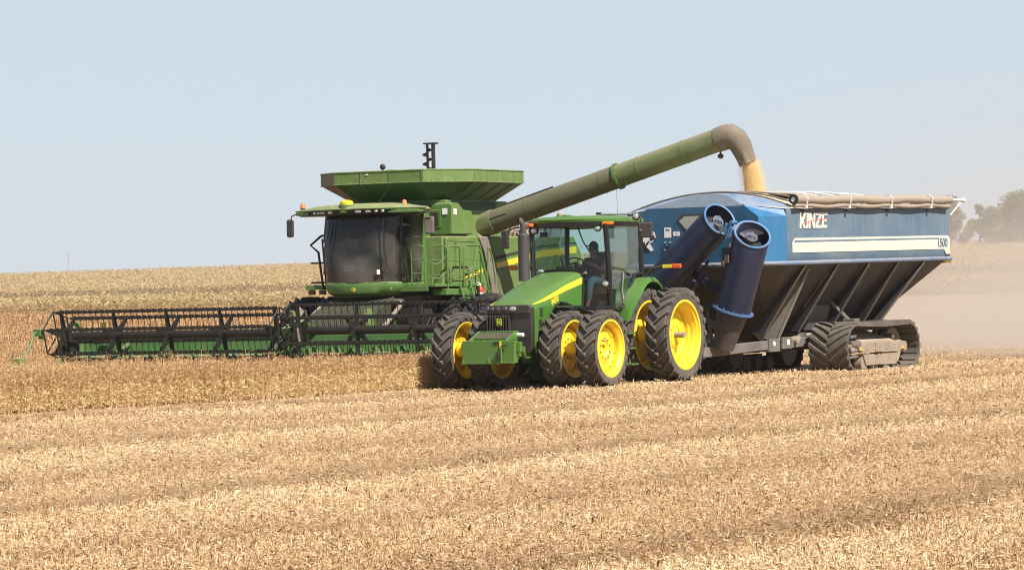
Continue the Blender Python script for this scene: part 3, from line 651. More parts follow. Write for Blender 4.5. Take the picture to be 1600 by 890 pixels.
    b = B(); b.loft([[(x * .99, y * 1.0, 3.80) for x, y in lo], [(x, y, 4.035) for x, y in lo]]); b.build('tank_neck', 'hgreen_shaded', T)
    # grain heaped inside
    b = B(); rg = []
    for k, (f, z) in enumerate(((.93, 4.50), (.7, 4.56), (.4, 4.60), (.05, 4.62))): rg.append([(-1.35 + (x + 1.35) * f, y * f, z) for x, y in hi])
    b.loft(rg); b.build('grain_heap', M['grain'], T)
    b = B(); b.box((.612, -.35, 4.63), (.006, .07, .025)); b.build('decal', 'white', T)
    b = B(); b.box((.012, .3, 3.96), (.006, .10, .03)); b.build('decal', 'white', T)
    b = B(); b.ball((.45, -.02, 4.80), (.05, .075, .07), 14); b.cyl((.45, -.02, 4.68), (.45, -.02, 4.76), .015, 6); b.build('work_light', 'black', T)
    b = B(); b.box((.5, .22, 4.71), (.2, .2, .03)); b.build('tank_latch', 'hgreen', T, .008)
    # upright fill auger inside the tank
    b = B(); cx, cy = -1.75, .0
    b.cyl((cx, cy - .09, 4.3), (cx, cy - .09, 5.38), .03, 8); b.box((cx, cy + .065, 4.85), (.10, .05, 1.1)); b.box((cx, cy, 5.385), (.16, .32, .035))
    vs = []; n = 90
    for i in range(n):
        a = 2 * PI * i / 24; z = 4.5 + .82 * i / n
        vs += [(cx + .03 * math.cos(a), cy - .09 + .03 * math.sin(a), z), (cx + .125 * math.cos(a), cy - .09 + .125 * math.sin(a), z + .01)]
    b.add(vs, [(2 * i, 2 * i + 1, 2 * i + 3, 2 * i + 2) for i in range(n - 1)])
    b.build('fill_auger', 'reel', T)
    # fuel/screen box between cab and tank on the left
    b = B(); b.prism([(.0, 3.24), (.0, 3.93), (-.05, 3.96), (-.38, 3.95), (-.62, 3.80), (-1.0, 3.78), (-1.0, 3.24)], 'y', .70, 1.46); b.build('tank_cabinet', 'hgreen_clean', T, .03, seg=3)
    b = B(); b.prism([(.0, 3.26), (.0, 3.90), (-.36, 3.90), (-.6, 3.76), (-.97, 3.74), (-.97, 3.26)], 'y', 1.462, 1.475); b.build('cabinet_side', 'hgreen', T, .008)
    b = B(); b.box((.012, 1.05, 3.60), (.03, .34, .40)); b.build('screen_frame', 'hgreen_clean', T, .015)
    b = B(); b.box((.03, 1.03, 3.60), (.02, .25, .30)); b.build('air_screen', 'black', T, .01)
    for c, dd in (((.014, .78, 3.76), (.01, .12, .14)), ((.014, 1.31, 3.76), (.01, .13, .14)), ((-.16, 1.482, 3.75), (.14, .008, .13))): b = B(); b.box(c, dd); b.build('decal', 'white', T)
    # cab
    b = B()
    b.prism([(1.75, -.80), (1.85, -.3), (1.85, .3), (1.75, .80), (1.4, .96), (.12, 1.0), (.12, -1.0), (1.4, -.96)], 'z', 2.08, 2.20); b.build('cab_base', 'hgreen', T, .02)
    b = B(); b.bb((.12, -.98, 2.2), (.22, .98, 3.72)); b.build('cab_back', 'liner', T)
    def screen(z, xf, xs, hw): return [(xs + (xf - xs) * math.cos(t * PI / 2) ** .7, hw * math.sin(t * PI / 2), z) for t in np.linspace(-1, 1, 21)]
    b = B(); b.loft([screen(2.20, 1.86, 1.42, .89), screen(2.8, 1.90, 1.42, .96), screen(3.72, 1.72, 1.36, .96)], caps=False, closed=False); b.build('windscreen', 'glass_dark', T, 0, 70)
    for s in (1, -1):
        b = B(); b.prism([(1.40, 2.22), (.52, 2.22), (.44, 2.9), (.36, 3.70), (1.36, 3.70)], 'y', s * .955, s * .962); b.build('side_glass', 'glass_dark', T)
        b = B(); b.tube([(1.42, s * .905, 2.18), (1.43, s * .955, 2.8), (1.37, s * .97, 3.73)], .035, 8); b.build('pillar', 'black_clean', T)
        b = B(); b.prism([(.55, 2.19), (.47, 2.9), (.38, 3.73), (.12, 3.73), (.12, 2.19)], 'y', s * .93, s * 1.0); b.build('rear_pillar', 'hgreen_clean', T, .02)
        b = B(); b.tube([(1.40, s * .97, 2.2), (.53, s * .97, 2.2), (.45, s * .97, 2.9), (.37, s * .97, 3.72)], .018, 6); b.build('door_seal', 'black_clean', T)
    out = [(.15, -1.02), (1.0, -1.08), (1.42, -1.62), (1.66, -1.60), (1.80, -1.2), (2.02, -.6), (2.06, 0), (2.02, .6), (1.80, 1.2), (1.66, 1.60), (1.42, 1.62), (1.0, 1.08), (.15, 1.02)]
    ins = lambda f, dx=0: [(x * f + (1 - f) * 1.0 + dx, y * f) for x, y in out]
    b = B(); b.loft([[(x, y, 3.70) for x, y in ins(.94)], [(x, y, 3.73 + .02 * (abs(y) < 1.3)) for x, y in ins(.97)], [(x, y, 3.80) for x, y in ins(.985)]]); b.build('light_visor', 'black_clean', T, .008)
    b = B(); b.loft([[(x, y, 3.805) for x, y in ins(1.0)], [(x, y, 3.83) for x, y in ins(1.01)], [(x, y, 3.885 if abs(y) < 1.3 else 3.845) for x, y in ins(.96)], [(x, y * .9, 3.93 if abs(y) < 1.3 else 3.88) for x, y in ins(.75)], [(x, y * .8, 3.96) for x, y in ins(.5)]]); b.build('cab_roof', 'hgreen', T, 0, 40)
    # visor wings in green at both ends of the light bar
    for s in (1, -1):
        b = B(); b.prism([(1.45, .85), (1.88, .82), (1.83, 1.15), (1.70, 1.58), (1.44, 1.60)] if s > 0 else [(1.45, -1.2), (1.80, -1.18), (1.70, -1.58), (1.44, -1.60)], 'z', 3.725, 3.80); b.build('visor_wing', 'hgreen_clean', T, .01)
    for y, w in ((-.98, .05), (-.86, .05), (-.72, .075), (-.50, .075), (.22, .085), (.47, .085), (.66, .05), (.80, .05)):
        xf = np.interp(abs(y), [0, .6, 1.2], [2.05, 2.0, 1.80])
        b = B(); b.ball((xf - .01, y, 3.765), (.03, w, .035), 12); b.build('work_light', 'lamp', T)
    b = B(); b.loft([[(1.9 + .16 * math.cos(t), -.13 + .19 * math.sin(t), z) for t in np.linspace(0, 2 * PI, 15)[:-1]] for z in (3.74, 3.86, 3.93)]); b.build('antenna_mount', 'hgreen_clean', T, .02)
    b = B(); b.ball((1.90, -.13, 3.98), (.15, .15, .06), 18); b.cyl((1.9, -.13, 3.93), (1.9, -.13, 3.99), .15, 18); b.build('antenna_dome', 'stripe', T)
    for y, x in ((-1.45, 1.6), (1.12, 1.5)):
        b = B(); b.cyl((x, y, 3.86), (x, y, 3.90), .055, 14); o = b.build('beacon_base', 'black', T); b = B(); b.tube([(x, y, 3.895), (x, y, 3.97), (x, y, 4.0), (x, y, 4.015)], [.06, .055, .04, .015], 14); b.build('beacon', 'orange', o)
    b = B(); b.tube([(1.5, .45, 3.95), (1.4, .80, 4.42)], .006, 4); b.build('whip_aerial', 'black', T)
    b = B(); b.tube([(1.72, -1.56, 3.76), (1.75, -1.66, 3.72), (1.72, -1.70, 3.62)], .015, 6); o = b.build('mirror_arm', 'black', T); b = B(); b.box((1.72, -1.72, 3.45), (.08, .17, .40), rot('Z', 10)); b.build('mirror', 'black', o, .05, seg=3)
    b = B(); b.tube([(1.5, 1.55, 3.76), (1.45, 1.72, 3.72), (1.4, 1.72, 3.62)], .018, 6); o = b.build('mirror_arm', 'black', T); b = B(); b.box((1.35, 1.66, 3.43), (.09, .23, .40), rot('Z', 14)); b.build('mirror', 'grey_black', o, .05, seg=3)
    b = B(); b.box((1.95, .55, 3.765), (.03, .05, .07)); b.build('visor_bracket', 'black', T)
    # inside of the cab: seat, column, monitor
    b = B(); b.box((.75, .1, 2.45), (.5, .5, .2)); b.box((.5, .1, 2.9), (.16, .5, .8)); b.box((1.0, -.35, 2.65), (.4, .1, .25)); b.box((1.3, -.55, 2.5), (.1, .3, .12), rot('Z', 30))
    b.build('cab_interior', 'liner', T, .03)
    b = B(); b.box((1.50, .02, 2.50), (.12, .26, .62), rot('Y', 16), taper=(.4, .35)); b.build('steering_column', 'pale_trim', T, .02)
    b = B(); b.box((1.52, -.32, 2.52), (.06, .26, .16), rot('Z', 25)); b.build('monitor', 'steelblue', T, .015)
    for pts, r in (([(1.80, .75, 3.62), (1.86, .78, 2.9), (1.84, .86, 2.5)], .014), ([(1.78, -.60, 3.62), (1.90, -.72, 3.0), (1.86, -.78, 2.4)], .014), ([(1.77, -.75, 3.64), (1.80, -.8, 3.1)], .018)):
        b = B(); b.tube(pts, r, 6); b.build('wiper', 'black_clean', T)
    b = B(); b.box((1.85, .62, 2.42), (.01, .07, .10), rot('Z', 30)); b.build('decal', 'white', T)
    # green nose below the windscreen with lamps and emblem
    def nose(z, f): return [(1.35 + (f - 1.35) * math.cos(t * PI / 2) ** .75, 1.02 * math.sin(t * PI / 2) + .06, z) for t in np.linspace(-1, 1, 19)]
    b = B(); b.loft([[(x, y * .80, z) for x, y, z in nose(1.90, 1.84)], [(x, y * .90, z) for x, y, z in nose(1.96, 1.94)], nose(2.11, 1.97), nose(2.165, 1.95)]); b.build('cab_nose', 'hgreen_clean', T, 0, 40)
    for y, x in ((.62, 1.80), (.82, 1.70)):
        b = B(); b.ball((x, y, 2.05), (.06, .08, .05), 12); b.build('headlight', 'lamp' if y > .7 else M['black_lens'], T)
    b = B(); b.cyl((1.96, .03, 2.03), (1.985, .03, 2.03), .055, 20); o = b.build('emblem', 'stripe', T); b = B(); b.cyl((1.98, .03, 2.03), (1.988, .03, 2.03), .046, 20); b.build('shield', 'green_dark', o)
    deer = [(-.045, .005), (-.03, .018), (.005, .012), (.018, .03), (.014, .045), (.026, .04), (.04, .03), (.03, .02), (.026, .0), (.044, -.03), (.03, -.022), (.012, -.008), (-.015, -.010), (-.026, -.035), (-.034, -.035), (-.030, -.006)]
    b = B(); b.prism([(-y * .8 + .03, z * .8 + 2.03) for y, z in deer], 'x', 1.989, 1.993); b.build('leaping_deer', 'stripe', o, 0, 0)
    # platform, rails, ladder on the left; grab bars on the right
    b = B(); b.box((.55, 1.42, 2.10), (1.9, .86, .07)); b.box((1.50, 1.2, 2.03), (.05, .95, .12)); b.box((-.2, 1.80, 2.03), (1.1, .06, .12)); b.box((.75, 1.72, 1.95), (.6, .34, .14)); b.box((.1, 1.75, 1.93), (.5, .34, .13)); b.build('platform', 'hgreen_clean', T, .01)
    def hoop(p, q, z0, z1, n=2):
        b = B(); p = Vector(p); q = Vector(q); r = .10
        d = (q - p).normalized(); pts = [p + Vector((0, 0, z0)), p + Vector((0, 0, z1 - r)), p + d * r * .3 + Vector((0, 0, z1 - r * .3)), p + d * r + Vector((0, 0, z1)), q - d * r + Vector((0, 0, z1)), q - d * r * .3 + Vector((0, 0, z1 - r * .3)), q + Vector((0, 0, z1 - r)), q + Vector((0, 0, z0))]
        b.tube(pts, .019, 7)
        for k in range(n):
            z = z0 + (z1 - z0) * (k + 1) / (n + 1); b.tube([p + Vector((0, 0, z)), q + Vector((0, 0, z))], .014, 6)
        return b.build('hand_rail', 'hgreen_clean', T)
    hoop((1.42, 1.22, 0), (1.42, 1.56, 0), 2.06, 2.98)
    hoop((.92, 1.86, 0), (.35, 1.86, 0), 2.0, 2.96)
    hoop((.90, 1.84, 0), (1.0, 1.50, 0), 2.0, 2.98)
    hoop((.25, 1.90, 0), (-.55, 1.90, 0), 2.06, 2.98)
    b = B(); b.tube([(.0, 1.92, 2.0), (-.28, 1.92, 2.72), (-.36, 1.92, 2.84), (-.46, 1.92, 2.86), (-.52, 1.92, 2.78), (-.78, 2.0, 1.9)], .022, 7); b.build('hand_rail', 'hgreen_clean', T)
    b = B(); b.tube([(-.80, 1.92, 1.9), (-.86, 1.92, 2.93), (-.94, 1.92, 2.92), (-1.06, 1.92, 2.76), (-1.16, 1.95, 2.1)], .019, 7); b.build('hand_rail', 'hgreen_clean', T)
    for p, q, sag in (((1.42, 1.56, 2.75), (.95, 1.84, 2.75), .18), ((1.42, 1.56, 2.4), (.95, 1.84, 2.4), .15), ((.35, 1.87, 2.6), (-.3, 1.9, 2.6), .16), ((.35, 1.87, 2.3), (-.1, 1.9, 2.3), .12)):
        p = Vector(p); q = Vector(q); b = B(); b.tube([p.lerp(q, t) - Vector((0, 0, sag * 4 * t * (1 - t))) for t in np.linspace(0, 1, 13)], .009, 4)
        b.build('safety_chain', 'grey', T)
    b = B()
    for k in range(4): b.box((.25, 2.05 + .09 * k, 1.80 - .33 * k), (.55, .16, .04))
    for x in (.0, .5): b.tube([(x, 1.95, 2.05), (x, 2.38, .7)], .025, 6)
    b.build('ladder', 'hgreen_clean', T, .006)
    b = B(); b.tube([(1.45, -1.05, 2.1), (1.48, -1.14, 2.9), (1.48, -1.34, 3.06), (1.46, -1.08, 3.26), (1.42, -1.0, 3.28)], .028, 7); b.tube([(1.4, -1.0, 2.12), (1.44, -1.06, 3.2)], .02, 6); b.tube([(1.48, -1.34, 2.66), (1.45, -1.02, 2.66)], .02, 6); b.tube([(1.48, -1.34, 2.22), (1.45, -1.02, 2.22)], .02, 6)
    b.tube([(1.2, -1.02, 2.15), (1.28, -1.1, 2.7), (1.3, -1.05, 3.1)], .035, 6); b.build('grab_bar', 'reel', T)
    b = B(); b.box((1.45, -1.22, 2.11), (.25, .44, .10)); b.build('side_step', 'hgreen_clean', T, .01)
    for y in (-1.32, -1.04): b = B(); b.box((1.5, y, 2.0), (.08, .15, .11)); b.build('side_lamp', 'rust', T, .01)
    # chassis, axle, wheels
    b = B(); b.cyl((0, -2.2, .95), (0, 2.2, .95), .17, 16); b.box((-.2, 0, 1.25), (1.0, 2.2, .6)); b.box((-5.4, 0, .75), (.3, 2.6, .22)); b.box((.9, 1.0, 1.6), (1.0, .9, .55)); b.box((1.0, -.6, 1.55), (.8, .9, .5))
    for k in range(9):
        b.tube([(1.45 - .1 * k, .55 + .08 * k, 1.85), (1.5 - .12 * k, .62 + .1 * k, 1.55), (1.3, .8 + .1 * k, 1.2)], .022, 6)
    b.ball((1.6, .95, 1.72), (.16, .2, .11)); b.build('chassis', 'black', T, .01)
    for s in (1, -1):
        p = None
        for y in (1.62, 2.32):
            W = empty('front_wheel', T, (0, s * y, .95)); 
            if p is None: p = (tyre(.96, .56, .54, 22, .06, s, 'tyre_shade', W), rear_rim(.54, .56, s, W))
            else:
                for q in p: c = q.copy(); COL.objects.link(c); c.parent = W
        W = empty('rear_wheel', T, (-5.4, s * 1.6, .70)); tyre(.72, .5, .40, 20, .05, s, parent=W); front_rim(.40, .5, s, W)
    # feeder house
    b = B(); b.loft([[(1.55, -.70, 1.88), (1.55, .85, 1.88), (1.45, .85, 1.1), (1.45, -.70, 1.1)], [(3.35, -.78, 1.20), (3.35, .92, 1.20), (3.35, .92, .42), (3.35, -.78, .42)]]); b.build('feeder_house', 'khaki', T, .02)
    for y in (-1.0, 1.05): b = B(); b.tube([(1.6, y, 1.7), (3.2, y * 1.07, .8)], .05, 8); b.build('lift_ram', 'grey', T)
    # engine deck behind the tank
    b = B()
    for i in range(26):
        x, y, z = -3.4 - random.random() * 2.2, -1.2 + random.random() * 2.4, 3.2 + random.random() * .35
        if random.random() < .5: b.ball((x, y, z), (.12 + random.random() * .16, .12 + random.random() * .12, .10 + random.random() * .12), 10)
        else: b.cyl((x, y, z), (x - .3, y + random.uniform(-.3, .3), z + random.uniform(-.1, .15)), .05 + random.random() * .08, 10)
    for k in range(7): b.tube([(-3.5 - .3 * k, 1.2, 3.2), (-3.55 - .3 * k, 1.25, 3.5), (-3.7 - .3 * k, 1.1, 3.62), (-3.8 - .3 * k, .9, 3.3)], .03, 7)
    b.tube([(-3.2, 1.3, 3.62), (-5.6, 1.3, 3.62)], .03, 7); b.tube([(-3.2, 1.25, 3.2), (-3.2, 1.3, 3.62)], .03, 7); b.tube([(-5.0, 1.25, 3.2), (-5.0, 1.3, 3.62)], .03, 7)
    b.box((-4.4, -.2, 3.5), (1.2, .8, .5)); b.build('engine', 'chaff', T, .02)
    b = B(); b.prism([(-4.3, 3.2), (-4.3, 3.98), (-5.0, 4.08), (-5.9, 3.95), (-6.3, 3.2)], 'y', -1.35, -.1); b.build('engine_hood', 'khaki', T, .05)
    b = B(); b.ball((-5.9, 1.2, 3.72), (.10, .09, .1), 14); b.cyl((-5.9, 1.2, 3.3), (-5.9, 1.2, 3.65), .02, 6); b.build('work_light', 'chaff', T)
    # unloading auger, swung out over the cart
    P0, P1 = Vector((-1.72, 1.30, 3.44)), Vector((-2.0, 7.22, 5.20))
    d = (P1 - P0).normalized()
    b = B(); b.tube([(-1.72, 1.25, 2.6), (-1.72, 1.25, 3.15), P0 + Vector((0, -.08, -.04)), P0 + d * .35], .29, 24); b.build('auger_elbow', 'tube_green', T)
    b = B(); m = P0 + d * 3.60
    b.tube([P0 + d * .1, m], .265, 28); b.build('auger_tube', 'tube_dusty', T)
    b = B(); b.tube([m, P1], .262, 28); o = b.build('auger_tube', 'tube_green', T)
    b = B(); b.tube([m - d * .03, m + d * .03], .305, 28)
    for k in range(12):
        a = 2 * PI * k / 12; u = d.cross(Vector((0, 0, 1))).normalized(); w = d.cross(u); q = m + (u * math.cos(a) + w * math.sin(a)) * .285; b.cyl(q - d * .05, q + d * .05, .016, 6)
    b.build('auger_flange', 'hgreen_head', T)
    for t in (1.25, 3.2, 4.15, 5.3): b = B(); b.tube([P0 + d * t, P0 + d * (t + .03)], .270, 28); b.build('auger_band', 'tube_dusty' if t < 3.5 else 'tube_green', T)
    b = B(); b.tube([P0 + d * .55 + Vector((-.02, 0, .30)), P0 + d * 1.9 + Vector((-.02, 0, .30))], .02, 6)
    b.tube([P0 + d * .3 + Vector((.27, 0, .05)), P0 + d * .8 + Vector((.27, 0, .04))], .008, 5); b.build('hose', 'black', T)
    b = B(); b.ball(m + d * 3.15 - d * .55 + Vector((.0, 0, -.38)), (.07, .07, .06), 12); b.cyl(m + d * 2.6 + Vector((0, 0, -.36)), m + d * 2.6 + Vector((0, 0, -.24)), .02, 6); b.build('work_light', 'black', T)
    b = B(); b.tube([m + Vector((.1, 0, -.28)), m + Vector((.15, .05, -1.25))], .004, 4); b.build('cable', 'black', T)
    # rubber spout
    b = B()
    pts = [P1 - d * .05, P1 + d * .15, P1 + d * .28 + Vector((0, 0, -.02)), P1 + d * .40 + Vector((-.02, 0, -.12)), P1 + d * .51 + Vector((-.04, 0, -.31)), P1 + d * .59 + Vector((-.06, 0, -.53)), P1 + d * .66 + Vector((-.08, 0, -.75))]
    b.tube(pts, [.275, .285, .285, .265, .245, .22, .20], 24, caps=False); b.build('spout', 'spout', T, 0, 50)
    b = B(); b.tube([q + Vector((.13, .04, .0)) for q in pts[3:]], [.08, .10, .10, .10], 14, caps=False); b.build('spout_flap', 'spout', T, 0, 50)
    make_header(T)
    return T, pts[-1]

def make_header(T):
    H = empty('header', T, (0, 0, 0))
    W = 6.12
    # back sheet, floor and cutter bar
    b = B(); b.prism([(3.45, .28), (3.38, .5), (3.42, 1.02), (3.50, 1.06), (3.54, .60), (3.75, .32), (4.55, .20), (4.72, .12), (4.70, .08), (3.7, .20)], 'y', -W, W); b.build('back_sheet', 'hgreen_head', H, .01)
    b = B(); b.bb((3.25, -W, .95), (3.42, W, 1.10)); b.bb((3.2, -W, .25), (3.38, W, .42)); b.build('beam', 'hgreen_head', H, .01)
    b = B()
    for k in range(80): y = -W + .08 + k * (2 * W - .16) / 79; b.prism([(4.66, y - .02), (4.66, y + .02), (4.84, y)], 'z', .10, .14)
    b.build('cutter_bar', 'reel', H)
    b = B(); b.cyl((3.95, -W + .1, .52), (3.95, W - .1, .52), .17, 18)
    n = 620; vs = []
    for i in range(n):
        y = -W + .15 + (2 * W - .3) * i / (n - 1); a = 2 * PI * abs(y) / .55
        vs += [(3.95 + .17 * math.cos(a), y, .52 + .17 * math.sin(a)), (3.95 + .30 * math.cos(a), y, .52 + .30 * math.sin(a))]
    b.add(vs, [(2 * i, 2 * i + 1, 2 * i + 3, 2 * i + 2) for i in range(n - 1)]); b.build('feed_auger', 'hgreen_head', H)
    for s in (1, -1):
        b = B(); b.prism([(3.3, .2), (3.3, 1.12), (3.9, 1.05), (4.5, .62), (5.2, .42), (5.55, .22), (5.2, .08), (4.3, .06)], 'y', s * (W + .02), s * (W + .10)); b.build('end_sheet', 'hgreen_head', H, .015)
        b = B(); b.prism([(3.85, .45), (3.75, 1.0), (4.15, 1.35), (4.35, 1.2), (4.5, .8), (4.3, .5)], 'y', s * (W - .02), s * (W + .015)); b.build('end_guard', 'reel', H, .01)
        # crop divider: bent rod with a small green box at its tip
        b = B(); b.tube([(4.95, s * (W + .22), 1.28), (5.05, s * (W + .30), 1.22), (5.2, s * (W + .30), .95), (5.5, s * (W + .26), .72), (5.62, s * (W + .24), .62)], .028, 7); b.box((4.95, s * (W + .24), 1.24), (.16, .2, .16)); b.box((4.9, s * (W + .2), 1.14), (.10, .12, .10)); o = b.build('divider', 'hgreen_head', H, .01)
        b = B(); b.box((5.7, s * (W + .26), .56), (.22, .24, .24)); b.build('divider_box', 'hgreen_head', o, .02)
        b = B(); b.tube([(3.4, s * W, 1.05), (3.9, s * (W - .02), 1.45), (4.5, s * (W - .04), 1.20)], .05, 8); b.build('reel_arm', 'hgreen_head', H)
    b = B(); b.tube([(3.4, -.08, 1.08), (3.9, -.10, 1.38), (4.5, -.12, 1.18)], .08, 8); b.box((4.42, -.12, 1.17), (.34, .24, .24), rot('Y', 15)); b.build('reel_arm', 'hgreen_head', H, .02)
    b = B()
    for k in range(4): b.tube([(3.5, -.30 + .05 * k, 1.08), (3.75, -.35 + .07 * k, 1.6), (3.95, -.2 + .05 * k, 1.72 - .04 * k), (4.1, -.1, 1.45), (4.3, -.05 + .03 * k, 1.2)], .022, 6)
    b.tube([(4.35, -.02, 1.35), (4.5, .1, 1.2), (4.45, .12, .95), (4.3, .05, .85)], .035, 7); b.build('hydraulic_hose', 'grey', H)
    b = B(); b.prism([(2.9, .5), (2.9, 1.2), (3.1, 1.62), (3.35, 1.1), (3.4, .5)], 'y', -.95, -.80); b.prism([(2.9, .5), (2.9, 1.2), (3.1, 1.62), (3.35, 1.1), (3.4, .5)], 'y', 1.0, 1.15); b.build('mounting_frame', 'hgreen', H, .01)
    b = B(); b.box((3.6, -5.55, 1.34), (.03, .16, .18)); b.build('reflector', 'stripe_dull', H); b = B(); b.box((3.6, -5.45, 1.08), (.03, .2, .1)); b.build('reflector', 'red', H)
    b = B(); b.tube([(3.52, -4.9, .95), (4.3, -5.2, .45), (4.4, -4.4, .66)], .05, 6); b.build('knife_drive', 'green_dark', H)
    # two reel halves: tube, spiders, six tined bats each
    for (ya, yb, cz, phi) in ((-6.05, -.42, 1.145, 75), (.06, 5.98, 1.175, 90)):
        cx = 4.42; R = .55
        b = B(); b.cyl((cx, ya + .28, cz), (cx, yb - .15, cz), .092, 18); b.build('reel_tube', 'reel', H)
        ns = 5
        for k in range(ns):
            y = ya + .02 + (yb - ya - .04) * k / (ns - 1); b = B()
            for j in range(6):
                a = math.radians(phi - 60 * j); ca, sa = math.cos(a), math.sin(a); px, pz = -sa, ca
                w0, w1 = .10, .035
                b.prism([(cx + ca * .06 + px * w0, cz + sa * .06 + pz * w0), (cx + ca * R + px * w1, cz + sa * R + pz * w1), (cx + ca * R - px * w1, cz + sa * R - pz * w1), (cx + ca * .06 - px * w0, cz + sa * .06 - pz * w0)], 'y', y - .014 + .004 * (j % 2), y + .014 + .004 * (j % 2))
            b.cyl((cx, y - .03, cz), (cx, y + .03, cz), .13, 12)
            b.build('reel_spider', 'reel', H)
            if k in (0, ns - 1):     # offset cam ring that keeps the tines upright
                b = B(); s = -1 if k == 0 else 1
                pts = [(cx + .06 + R * math.cos(math.radians(phi - 60 * j)), y + s * .17, cz + .02 + R * math.sin(math.radians(phi - 60 * j))) for j in range(7)]
                b.tube(pts, .020, 6)
                for j in range(6): b.tube([(cx + .06, y + s * .17, cz + .02), pts[j]], .018, 5)
                b.build('cam_ring', 'reel', H)
        for j in range(6):
            a = math.radians(phi - 60 * j); x, z = cx + R * math.cos(a), cz + R * math.sin(a)
            b = B(); b.tube([(x, ya - .1, z), (x, yb + .1, z)], .024, 8)
            n = int((yb - ya) / .155)
            for i in range(n + 1):
                y = ya + .02 + (yb - ya - .04) * i / n
                b.box((x, y + .02, z + .004), (.085, .075, .082))
                b.tube([(x, y, z - .02), (x - .012, y, z - .10), (x - .03, y, z - .20)], .0095, 4, caps=False)
            b.build('reel_bat', 'reel', H, 0, 25)

M['stripe_dull'] = mat('dull amber reflector', (.20, .12, .02), .6, dust=.2)
M['rust_panel'] = mat('bare brown steel panel', (0.11, 0.065, 0.035), .7, dust=.2, var=.2)
M['tube_dusty'] = mat('dust coated auger tube', (0.060, 0.078, 0.026), .6, dust=.42, up=.35, var=.08, dcol=(.20, .16, .105), nscale=.8)
M['grain'] = mat('soya beans', (0.58, 0.40, 0.17), .7, var=.25, bump=.6, bscale=60, nscale=6)
combine, SPOUT = make_combine()

# fire extinguisher hung on the platform
def make_extinguisher():
    E = empty('fire_extinguisher'); place(E, machine_point(CO_O, CO_H, (-.50, 1.90, 1.69)), CO_H)
    tag(E, 'small red fire extinguisher with white label hanging beside the combine ladder', 'fire extinguisher')
    b = B(); b.tube([(0, 0, 0), (0, 0, .03), (0, 0, .30), (0, 0, .36), (0, 0, .385)], [.07, .08, .08, .055, .025], 18); b.build('bottle', 'red', E, 0, 40)
    b = B(); b.lathe([(.0815, -.06), (.0815, .06)], 18, (0, 0, .17), rot('X', 90)); b.build('label', 'white', E)
    b = B(); b.cyl((0, 0, .38), (0, 0, .43), .022, 10); b.box((.05, 0, .44), (.14, .03, .02), rot('Y', -15)); b.box((.05, 0, .41), (.12, .025, .015), rot('Y', 12)); b.build('valve', 'white', E, .004)
    b = B(); b.tube([(.02, 0, .40), (.09, .03, .36), (.10, .03, .22), (.09, .02, .10)], .012, 6); b.build('hose', 'black', E)
    b = B(); b.box((-.08, 0, .2), (.02, .1, .5)); b.build('bracket', 'green_dark', E)
make_extinguisher()
